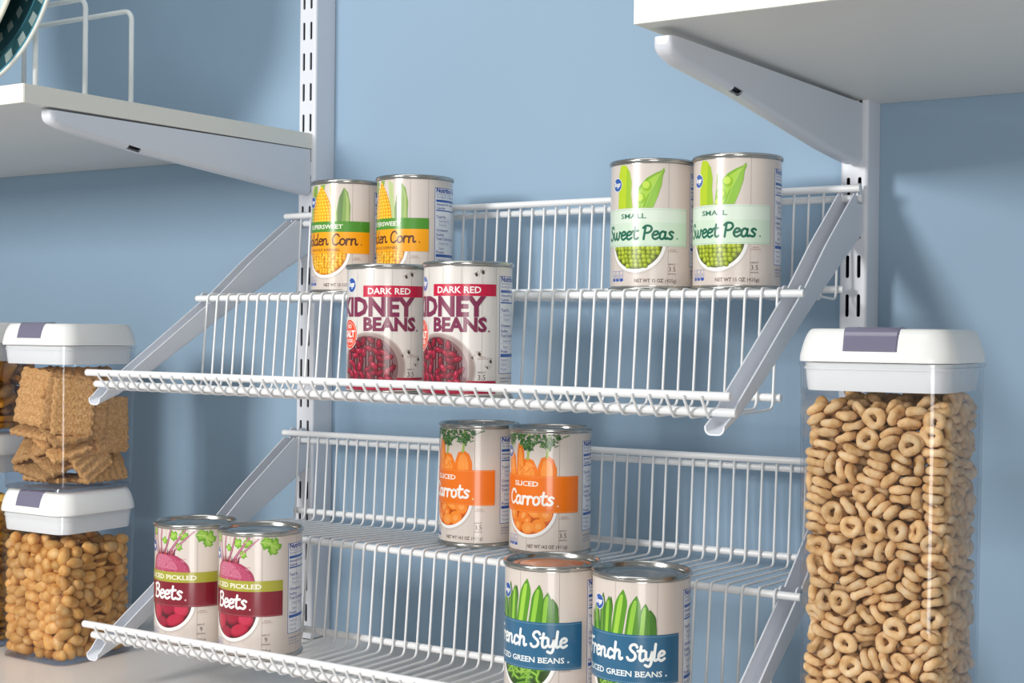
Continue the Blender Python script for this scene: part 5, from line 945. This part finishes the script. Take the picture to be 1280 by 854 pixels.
DATA['flake'] = [0,-376,-298,33,-2,8,-76,1,52,-376,48,98,10,-6,0,176,-215,33,-2,-6,-98,0,358,-349,29,-3,1,89,1,376,-150,55,43,87,14,0,377,125,34,8,-5,-76,0,349,357,29,34,93,-1,1,-359,-379,105,-11,10,12,0,-161,-312,67,-8,93,32,0,212,-300,103,62,74,20,
0,164,-48,31,-7,-99,3,1,200,124,50,4,-4,92,0,201,283,60,-25,-90,30,1,376,-358,108,-4,-5,-62,0,314,-172,113,-16,96,8,0,374,226,87,2,-8,-61,1,355,385,120,-35,12,-5,0,-346,-255,138,17,-96,8,1,-148,-398,96,-10,-88,-44,0,79,-382,134,-19,3,-8,
0,144,79,110,-94,-18,-20,0,348,-376,186,-96,-10,-21,0,375,-200,181,12,0,-69,1,317,19,95,4,1,24,0,308,226,136,96,23,4,1,-274,-361,209,-27,2,-65,0,-144,-270,185,22,6,96,1,59,-275,161,93,12,-12,0,240,-374,206,-13,-21,-20,1,372,-224,257,6,-2,-82,
0,374,60,171,-71,-69,-4,1,254,265,206,98,-1,-2,0,-387,-346,258,6,-35,-68,1,-49,-388,218,14,26,-94,0,213,-260,204,62,-73,23,1,359,-382,338,-32,-25,-19,0,347,-27,224,-13,3,96,1,325,108,251,-1,97,-19,0,352,369,225,-25,9,36,0,-156,-333,276,14,-6,-63,
1,124,-417,298,-2,-69,-70,0,377,184,306,-27,10,69,0,219,383,252,0,95,-22,0,-252,-381,342,-93,-15,9,0,245,-336,348,64,-70,25,1,370,-257,363,-3,22,87,0,363,-25,308,47,-86,-16,1,384,356,325,-61,-75,15,0,-390,-336,383,-31,-55,47,1,-91,-411,377,-9,-80,-58,
0,191,-266,365,93,-5,27,1,249,262,362,37,0,91,0,374,-344,455,-3,-19,53,0,341,-76,364,-2,-96,-15,1,226,86,333,-94,-20,-20,0,369,245,392,-2,10,-81,0,-14,-298,367,14,-14,92,1,67,-344,422,68,-70,-11,1,130,206,474,-95,21,13,0,229,-348,460,-46,87,3,
1,356,-163,429,8,10,98,0,337,91,415,9,-98,-10,1,370,224,476,-43,89,-11,0,-298,-333,436,14,16,-42,1,-76,-277,476,19,-26,25,0,74,-377,501,-98,-9,3,1,390,-273,564,-65,64,-12,0,377,-86,484,60,75,-13,1,314,73,519,-72,-62,-27,0,337,387,423,13,-26,-95,
0,-333,-390,475,-94,-7,2,0,-116,-377,505,-94,6,-27,1,85,-339,594,17,9,-93,0,247,-375,525,0,10,-9,1,194,-52,475,-14,13,-60,0,283,225,572,94,-2,-9,0,278,362,498,-1,2,30,1,-384,-355,617,-63,-28,69,0,-217,-223,504,64,75,-3,1,-68,-278,600,-22,11,96,
0,51,-391,655,30,-5,-4,0,195,360,626,11,-7,92,1,291,-370,599,2,11,92,0,395,-64,581,21,-46,-69,1,370,362,563,7,2,89,1,-281,-304,578,3,-6,42,0,-254,-436,553,-70,7,3,0,338,-379,690,8,12,-97,0,346,-245,659,-3,-5,27,1,302,-65,652,-32,94,-6,
0,382,298,644,-8,-21,70,1,-201,-378,657,-6,-97,12,0,173,-377,751,-11,96,8,1,233,-212,573,18,-78,-54,0,108,-148,687,27,4,38,1,219,81,644,92,18,-15,0,208,377,688,7,10,-10,0,339,-378,753,7,97,14,1,359,-18,742,3,-8,-96,0,430,108,615,-61,-22,64,
1,360,376,737,15,-3,-16,0,-373,-287,721,-57,-80,8,1,-68,-358,761,-64,-74,1,0,-100,-275,695,35,-92,0,0,38,-200,742,-78,-59,-6,0,218,-176,773,84,-52,5,1,196,-259,701,-4,-9,21,0,362,171,682,20,-24,-55,1,377,-195,738,-5,-16,-75,0,251,4,789,6,-45,-74,
1,247,161,761,-7,-20,-74,0,-266,-376,752,-98,9,6,1,100,-386,820,-5,94,-25,0,8,-386,877,-16,89,-38,0,74,184,722,-52,80,10,1,120,378,832,-85,-37,-33,0,381,-303,833,64,73,17,1,377,-100,836,-84,44,-11,0,338,36,874,-29,-8,-9,0,395,174,775,-62,69,-29,
1,-357,-377,835,-5,2,-10,0,155,-232,838,-23,0,90,0,147,-30,834,-27,-50,-36,1,262,271,856,-68,-26,-45,1,294,-375,864,12,-20,35,0,295,-195,859,-7,-22,48,0,390,223,836,7,-37,-45,1,317,390,849,32,6,8,0,-306,-309,884,-1,23,75,1,-175,-359,839,-23,-13,78,
0,-70,-276,896,60,76,-14,0,176,80,915,-15,-39,20,0,215,-390,948,-30,-18,2,1,299,120,902,-22,13,71,0,348,377,928,-15,-95,-14,0,-108,-428,1016,62,36,-24,1,118,-303,942,17,88,-42,0,366,-378,967,55,-32,68,1,378,-110,971,-15,-18,42,0,377,159,960,-18,-6,-76,
1,375,366,1001,-58,76,23,0,-220,-409,987,62,23,4,0,222,-348,1034,-42,-87,19,1,256,-185,1076,-18,-30,18,1,376,-283,986,-33,21,83,1,273,-6,1040,93,-25,-19,0,323,394,1105,32,-7,5,0,-388,-346,950,34,78,30,0,-205,-197,1077,15,-93,-1,1,74,-415,1041,34,-66,61,
0,337,-390,1130,90,5,12,1,387,-231,1087,-75,56,-31,0,339,121,1044,5,-97,17,0,293,275,1054,-31,-86,-36,1,-349,-387,1121,68,-10,18,0,-430,-287,1047,-42,66,-30,0,111,-282,1091,-10,1,-45,0,351,-48,1096,-7,-94,18,1,298,232,1122,-93,-8,2,1,275,-347,1166,-47,78,-39,
0,377,-112,1166,-76,-62,8,0,436,260,1069,-14,-70,15,1,356,384,1195,22,-11,13,0,-48,-200,1134,-36,35,-64,1,15,-161,1271,43,36,-77,0,-77,-309,1056,5,13,8,0,-12,-335,1160,65,25,56,1,374,87,1125,2,16,41,0,363,223,1202,7,7,-45,1,-381,-320,1217,-56,-49,-8,
0,-79,-365,1221,16,76,30,1,104,-359,1173,84,53,0,0,430,-252,1244,-37,-49,52,1,373,84,1234,-57,-80,-16,1,376,361,1292,-76,62,6,0,-339,-346,1332,45,-83,-22,0,-197,-208,1212,-26,95,3,1,-186,-376,1167,43,10,-89,0,84,-153,1174,12,-6,-32,0,112,-342,1250,-50,-85,2,
1,200,-55,1244,-78,44,-11,1,291,-233,1237,-1,1,47,0,329,-81,1276,71,-48,-21,0,258,343,1281,-64,43,-51,0,-238,-382,1260,-20,-16,5,1,278,-369,1299,6,-7,34,0,381,-361,1299,54,-6,-83,1,371,-19,1325,-18,26,-19,0,350,206,1332,-95,-16,19,0,346,364,1385,7,11,26,
0,-94,220,1414,28,-31,-30,0,92,-374,1311,4,98,2,0,268,-344,1379,5,4,-43,1,254,67,1407,11,-8,-87,1,365,-238,1392,-57,19,-11,0,344,-96,1402,25,7,-24,0,436,76,1379,33,60,31,1,257,368,1474,6,2,93,0,-383,-288,1444,66,-65,-34,1,-248,-22,1405,38,56,29,
1,-344,48,1509,7,1,-97,0,-135,86,1444,54,55,-40,0,-152,205,1462,26,-11,-93,0,83,-376,1370,-97,9,-19,1,155,-165,1408,23,-2,-89,1,-57,375,1469,-17,10,95,0,298,-377,1431,9,6,9,1,198,196,1427,24,-45,-75,0,388,247,1401,58,-71,-35,1,-291,-388,1395,-84,21,44,
0,-433,259,1430,-43,-51,45,0,-377,12,1424,-67,71,-7,1,-243,325,1463,36,-28,88,0,-153,-401,1398,25,-35,87,0,-91,-22,1471,30,-91,20,1,134,-337,1471,-34,-10,67,0,80,210,1473,-81,-55,-11,1,106,0,1421,-83,9,-25,0,343,-300,1499,-17,-95,-16,0,340,-389,1502,-89,12,12,
1,-5,-103,1429,-58,11,40,0,343,-115,1468,4,-6,97,1,379,176,1482,41,25,46,0,44,-244,1429,36,-40,-67,1,-328,231,1418,-7,49,50,1,-33,-410,1456,-79,22,21,0,-29,-271,1422,-24,-61,23]
def torus(R, r, flat, seed, n=18, k=9):
    R_ = random.Random(seed); ph = [R_.uniform(0, 6.28) for _ in range(4)]; vs = []; fs = []
    for i in range(n):
        a = 2*PI*i/n; dr = .0005*math.sin(2*a+ph[0])+.0003*math.sin(3*a+ph[1]); rk = r*(1+.13*math.sin(2*a+ph[2])+.08*math.sin(5*a+ph[3]))
        for j in range(k):
            b = 2*PI*j/k; d = R+dr+rk*math.cos(b); vs.append((d*math.cos(a), d*math.sin(a), rk*flat*math.sin(b)))
    for i in range(n):
        for j in range(k): fs.append((i*k+j, ((i+1) % n)*k+j, ((i+1) % n)*k+(j+1) % k, i*k+(j+1) % k))
    m = MB(); m.add(vs, fs, 0, True); return m
M_oat = food('toasted_oat', 'E9C08A', 'CC9C60', 'F2D6AC', 130, .7, (900, .5, .0006), .14)
M_nut = food('roasted_peanut', 'DDA65C', 'BE803A', 'EEC386', 90, .42, (500, .25, .0005), .2)
M_crk = food('woven_wheat', 'CB9A62', 'B4834C', 'DDB27A', 420, .75, (700, .4, .0004), .24)
M_flk = food('golden_flake', 'D2982E', 'A8681C', 'E8BC5A', 90, .6, (500, .5, .0008), .2)
M_org = food('orange_snack', 'DA9020', 'B87014', 'F0AE3C', 90, .6, (500, .4, .0006), .12)
M_alm = food('brown_nut', 'A87848', '80522C', 'C09860', 90, .6, (500, .4, .0006), .16)
def ring_mesh(seed): return torus(.0048, .00285, .98, seed).mesh('oat_ring', M_oat)
def blob(a, b, c, seed, groove=False, n=14, k=12):
    R_ = random.Random(seed); vs = []; fs = []; ph = R_.uniform(0, 6)
    for i in range(k+1):
        t = -PI/2+PI*i/k
        for j in range(n):
            p = 2*PI*j/n; s = 1+.05*math.sin(2*p+ph+2*t)+.03*math.sin(3*t+ph)
            x, y, z = a*math.sin(t), b*math.cos(t)**.8*math.cos(p)*s, c*math.cos(t)**.8*math.sin(p)*s
            y *= 1-.03*math.cos(2*t)+.06*math.sin(t)
            if groove:
                if z > 0: z = .0006+(-.0009 if abs(y) < b*.28 else 0)
            vs.append((x, y, z))
    for i in range(k):
        for j in range(n): fs.append((i*n+j, i*n+(j+1) % n, (i+1)*n+(j+1) % n, (i+1)*n+j))
    m = MB(); m.add(vs, fs, 0, True); return m
def cracker_mesh(seed):
    R_ = random.Random(seed); n = 64; a, b, h = .0290, .0212, .0030; vs = []; fs = []
    def top(x, y):
        w = math.sin(x/a*PI*6.5+.25*math.sin(y/b*9+seed))*.00075*(1+.25*math.sin(y/b*PI*12)); e = min(1, min(a-abs(x), b-abs(y))/.0035)
        return (h+w+.00012*math.sin(x*700+seed)*math.sin(y*900))*(.62+.38*max(0, e)**.5)
    for s in (1, -1):
        for i in range(n+1):
            for j in range(n+1):
                x, y = -a+2*a*i/n, -b+2*b*j/n
                ed = .0007*math.sin(y*500+seed)*(abs(x) > a*.9)+.0007*math.sin(x*640+seed)*(abs(y) > b*.9)
                cx_ = 1-.03*(abs(x)/a*abs(y)/b)**4
                vs.append((x*cx_+(ed if abs(x) > a*.9 else 0), y*cx_+(ed if abs(y) > b*.9 else 0), s*top(x, y)))
    N = (n+1)*(n+1)
    for i in range(n):
        for j in range(n):
            q = (i*(n+1)+j, (i+1)*(n+1)+j, (i+1)*(n+1)+j+1, i*(n+1)+j+1); fs.append(q); fs.append(tuple(N+w for w in q[::-1]))
    bd = [i*(n+1) for i in range(n+1)]+[n*(n+1)+j for j in range(1, n+1)]+[i*(n+1)+n for i in range(n-1, -1, -1)]+[j for j in range(n-1, 0, -1)]
    for p, q in zip(bd, bd[1:]+bd[:1]): fs.append((p, N+p, N+q, q))
    m = MB(); m.add(vs, fs, 0, True); return m
def fill(kind, base, meshes, name, label, cat, group, rest=None):
    """each piece is an object of its own; kinds of 5 and more are the ones past the 300 largest"""
    bulk = MB()
    for i, (k, p, q) in enumerate(unpack(DATA[kind])):
        me = meshes[k % 5]
        me = me[i % len(me)]
        s_ = 1.014+.02*p.z/.3; p = Vector(base)+Vector((p.x*s_, p.y*s_, p.z+.0047))
        if k >= 5:
            bulk.add([q @ v.co+p for v in me.vertices], [tuple(f.vertices) for f in me.polygons], 0, True)
        else:
            tag(link(name, me, None, p, q), label, cat, group)
    if bulk.v and rest:
        o = bulk.build(rest[0], me.materials[0], fixn=False); tag(o, rest[1], cat, group, 'stuff')
fill('ring', (XR, YR, ZC), [[ring_mesh(s) for s in range(4)]], 'oat_ring', 'toasted oat cereal ring inside the tall canister at the right', 'cereal', 'oat rings in the tall canister',
     ('oat_rings', 'remaining toasted oat rings deeper inside the tall canister'))
fill('peanut', (XL, YL, ZC), [[blob(.0099, .0063, .0062, s).mesh('peanut', M_nut) for s in (1, 2)], [blob(.0090, .0061, .0061, s).mesh('peanut', M_nut) for s in (3, 4)], [blob(.0099, .0066, .0050, s, True).mesh('peanut', M_nut) for s in (5, 6)]],
     'peanut', 'roasted peanut inside the lower left canister', 'peanut', 'peanuts in the lower canister')
CRK = [ # place in millimetres from the canister floor's middle, face normal, long axis
 ((-8,-42,92), (.1,-1,.12), (.12,0,1)), ((-10,-26,57), (.1,-.35,1), (1,0,-.05)), ((-12,-30,43), (-.2,-.75,.6), (.95,-.1,.3)), ((-8,-25,21), (.1,-.55,.85), (1,0,-.25)),
 ((19,-26,60), (.45,-.35,.8), (.8,-.1,-.55)), ((15,-25,45), (.4,-.4,.8), (.82,-.1,-.5)), ((9,-26,32), (.4,-.45,.8), (.85,0,-.45)), ((26,-28,84), (.75,-.6,.1), (.1,.1,1)),
 ((38,-24,80), (.9,-.42,.1), (.12,.05,1)), ((41,-8,76), (1,-.3,.1), (.05,.14,1)), ((43,24,60), (1,0,.03), (0,0,1)), ((37,12,22), (.9,0,.45), (0,1,0)), ((39,-10,31), (.95,-.1,.25), (0,.5,-.85)),
 ((-8,-10,4), (0,0,1), (1,0,0)), ((15,-14,106), (.5,-.42,.75), (.5,.75,-.1)), ((-6,-6,110), (.2,-.5,.85), (.9,.2,0)), ((16,16,112), (.3,-.2,.93), (.2,1,0)),
 ((14,14,4), (0,0,1), (0,1,0)), ((12,20,15), (.1,.2,1), (1,.2,0)), ((-20,15,30), (-.6,.2,.8), (.2,1,0)), ((0,10,45), (.3,.1,1), (1,.3,-.2)), ((20,22,60), (.8,.3,.3), (0,.2,1)), ((-30,10,75), (.9,-.3,.1), (0,.1,1)), ((-8,14,80), (.2,1,.2), (.1,-.1,1)), ((10,6,90), (-.3,.8,.5), (1,.3,0))]
crk = [cracker_mesh(s).mesh('cracker', M_crk) for s in range(3)]
for i, (p, n, l) in enumerate(CRK):
    n = Vector(n).normalized(); l = Vector(l); l = (l-n*l.dot(n)).normalized(); s_ = n.cross(l)
    q = Matrix((l, s_, n)).transposed().to_quaternion()
    pos = Vector(p)/1000+Vector((0, 0, .0055)); vv = [q @ v.co for v in crk[i % 3].vertices]
    for _ in range(6):                       # keep the whole piece inside the walls, floor and rounded corners
        for ax, lo, hi in ((0, -.0466, .0466), (1, -.0466, .0466), (2, .0062, .1262)):
            a_, b_ = min(v[ax] for v in vv)+pos[ax], max(v[ax] for v in vv)+pos[ax]
            pos[ax] += max(0, lo-a_)-max(0, b_-hi)
        worst = Vector((0, 0, 0))
        for v in vv:
            w_ = v+pos; a_, b_ = abs(w_.x)-.033, abs(w_.y)-.033
            if a_ > 0 and b_ > 0:
                e_ = math.hypot(a_, b_)-.0140
                if e_ > worst.length: worst = Vector((-math.copysign(a_, w_.x), -math.copysign(b_, w_.y), 0)).normalized()*e_
        pos += worst
    tag(link('cracker', crk[i % 3], None, Vector((XL, YL, ZC+.1730))+pos, q), 'woven wheat cracker inside the upper left canister', 'cracker', 'crackers in the upper canister')
def square_mesh(s):
    m = MB(); m.loft([rsq(.022, .003, -.003), rsq(.0245, .004, -.0018), rsq(.0245, .004, .0018), rsq(.022, .003, .003)], cap0=True, cap1=True); return m.mesh('snack_square', M_org)
fill('mix', (XN, YN, ZC+.2262), [[square_mesh(0)], [blob(.012, .007, .005, 8).mesh('snack_nut', M_alm)]], 'snack_piece', 'snack piece inside the short canister at the left edge', 'snack', 'snack pieces in the short canister')
fill('flake', (XN, YN, ZC), [[blob(.0135, .0095, .0034, 9).mesh('flake', M_flk)], [blob(.0115, .0092, .0052, 10).mesh('flake', M_flk)]], 'cereal_flake', 'golden flake inside the tall canister at the left edge', 'cereal', 'golden flakes at the left edge')

# ------------------------------------------------------------------ plate rack and plates on the left board shelf
M_rack = mat('rack_wire', 'F0F2F0', .35)
def shelf_top(y): return .0706+(.0757-.0706)*(y+.4119)/.4111+.0170
root = thing('plate_rack', 'white wire plate rack with tall loops on the left-hand board shelf', 'rack', (-.2067, -.25, shelf_top(-.25)))
zt = .2158-shelf_top(-.25)
for yy in (-.360, -.288, -.226, -.164):
    y = yy+.25; z0 = .006; x0, x1 = -.0868, .0867; r = .010
    p = [(x1, y, z0), (x1, y, zt-r)]+[(x1-r+r*math.cos(a*PI/8), y, zt-r+r*math.sin(a*PI/8)) for a in range(1, 4)]+[(x1-r, y, zt), (x0+r, y, zt)]+[(x0+r-r*math.sin(a*PI/8), y, zt-r+r*math.cos(a*PI/8)) for a in range(1, 4)]+[(x0, y, zt-r), (x0, y, z0)]
    m = MB(); m.tube(p, .0027, 10); m.build('rack_loop', M_rack, root)
for xx in (-.0868, .0867):
    m = MB(); m.tube([(xx, -.125, .0042), (xx, .10, .0065)], .0027, 10); m.build('base_rail', M_rack, root)

def on_plane_y(u, v, y):
    d = ray(u, v); t = (y-CY)/d.y; return CAM+d*t
def circle3(a, b, c):
    ax, ay, bx, by, cx, cy = a.x, a.z, b.x, b.z, c.x, c.z
    d = 2*(ax*(by-cy)+bx*(cy-ay)+cx*(ay-by))
    ux = ((ax*ax+ay*ay)*(by-cy)+(bx*bx+by*by)*(cy-ay)+(cx*cx+cy*cy)*(ay-by))/d
    uy = ((ax*ax+ay*ay)*(cx-bx)+(bx*bx+by*by)*(ax-cx)+(cx*cx+cy*cy)*(bx-ax))/d
    return ux, uy, math.hypot(ax-ux, ay-uy)
M_pw = mat('plate_rim_white', 'E4E4DC', .2, coat=.3); M_pb = mat('plate_glaze_blue', '4E8CA2', .2, coat=.3)
M_pt = mat('plate_glaze_teal', lin((.16, .31, .34)), .22, coat=.3, noise=(40, .12, (1,1,1))); M_pp = mat('plate_patch_grey', '8A9A98', .25, coat=.3, noise=(60, .1, (1,1,1)))
def plate(cx, cy, cz, R, mats, label, patches=True):
    root = thing('plate', label, 'plate', (cx, cy, cz))
    n = 144
    prof = [(R, .0, 0), (R-.0022, -.0030, 0), (R-.0042, -.0028, 1), (R-.0056, -.0022, 2), (R-.0165, .0004, 3), (R-.0235, .0028, 2), (R-.0246, .0031, 1), (R-.037, .0062, 2), (R-.047, .0088, 4), (R-.056, .012, 2), (R-.075, .0135, 2), (.0005, .0135, 2)]
    vs = []; m = MB()
    for r, d, k in prof:
        for j in range(n): vs.append((r*math.cos(2*PI*j/n), d, r*math.sin(2*PI*j/n)))
    for i in range(len(prof)-1):
        k = prof[i+1][2]
        fa, fb = [], []
        for j in range(n):
            q = (i*n+j, i*n+(j+1) % n, (i+1)*n+(j+1) % n, (i+1)*n+j)
            patch = patches and ((k == 3 and j % 4 < 2) or (k == 4 and (j+2) % 4 < 2))
            (fb if patch else fa).append(q)
        off = len(m.v)
        m.add(vs, fa, {0: 0, 1: 1, 2: 2, 3: 2, 4: 2}[k], True)
        if fb: m.add(vs, fb, 3, True)
    back = [(R, 0), (R-.004, .0025), (R-.05, .0135), (R-.075, .0175), (.0005, .0175)]
    vs2 = [(r*math.cos(2*PI*j/n), d, r*math.sin(2*PI*j/n)) for r, d in back for j in range(n)]
    m.add(vs2, [(i*n+j, (i+1)*n+j, (i+1)*n+(j+1) % n, i*n+(j+1) % n) for i in range(len(back)-1) for j in range(n)], 0, True)
    m.build('plate_dish', mats, root)
    return root
YP = -.313
px, pz, pr = circle3(on_plane_y(0, 97, YP), on_plane_y(40, 49, YP), on_plane_y(62, 0, YP))
zc = pz-math.sqrt(pr*pr-.03**2)-.0024
for xx in (px-.03, px+.03):                  # raised cradle wires that carry the plates
    zr = zc-shelf_top(-.25); xl = xx+.2067
    m = MB(); m.tube([(xl, -.105, .0028), (xl, -.105, zr-.004), (xl, -.101, zr), (xl, .081, zr), (xl, .085, zr-.004), (xl, .085, .0058)], .0022, 10); m.build('cradle_wire', M_rack, root)
plate(px, YP, pz, pr, [M_pw, M_pb, M_pt, M_pp], 'teal plate with pale grey patches standing upright in the rack')
YS = YP-.0195
a, b = on_plane_y(13, 0, YS), on_plane_y(0, 29, YS)
mid = (a+b)/2; dr = Vector((a.x-b.x, 0, a.z-b.z)); L_ = dr.length; nrm = Vector((-dr.z, 0, dr.x))/L_
if nrm.x > 0: nrm = -nrm
lo, hi = .04, .40
for _ in range(40):
    Rr = (lo+hi)/2; cen = mid+nrm*math.sqrt(Rr*Rr-L_*L_/4)
    if cen.z-Rr > zc+.0005: lo = Rr
    else: hi = Rr
M_cr = mat('plate_cream', 'E6E2D0', .25, coat=.3); M_cb = mat('plate_pale_blue', 'C4D8DC', .25, coat=.3)
plate(cen.x, YS, cen.z, Rr, [M_cr, M_cr, M_cb, M_cb], 'pale cream-rimmed plate in front of the teal plate at the top left corner', False)

# ------------------------------------------------------------------ light
def area(name, loc, target, w, h, energy, col=(1, 1, 1)):
    l = bpy.data.lights.new(name, 'AREA'); l.shape = 'RECTANGLE'; l.size = w; l.size_y = h; l.energy = energy; l.color = col
    o = bpy.data.objects.new(name, l); C.objects.link(o); o.location = loc
    o.rotation_euler = (Vector(target)-Vector(loc)).to_track_quat('-Z', 'Y').to_euler(); return o
area('key_softbox', (-.15, -1.85, .27), (.3, 0, -.1), .34, .30, 22, (1.0, .985, .96))
area('fill_softbox', (1.75, -2.6, -.42), (.3, 0, -.2), .75, .9, 17, (1.0, .975, .945))
area('ceiling_panel', (.4, -1.3, 1.7), (.3, -.3, -.4), 1.6, 1.2, 14.5, (1.0, .99, .97))
w = bpy.data.worlds.new('world'); bpy.context.scene.world = w; w.use_nodes = True
bg = w.node_tree.nodes['Background']; bg.inputs['Color'].default_value = (.92, .98, 1.0, 1); bg.inputs['Strength'].default_value = 0.29
sc = bpy.context.scene
sc.view_settings.view_transform = 'Standard'; sc.view_settings.look = 'None'; sc.view_settings.gamma = 1; sc.view_settings.use_curve_mapping = False
sc.view_settings.exposure = 0
sc.cycles.transparent_max_bounces = 32; sc.cycles.max_bounces = 10
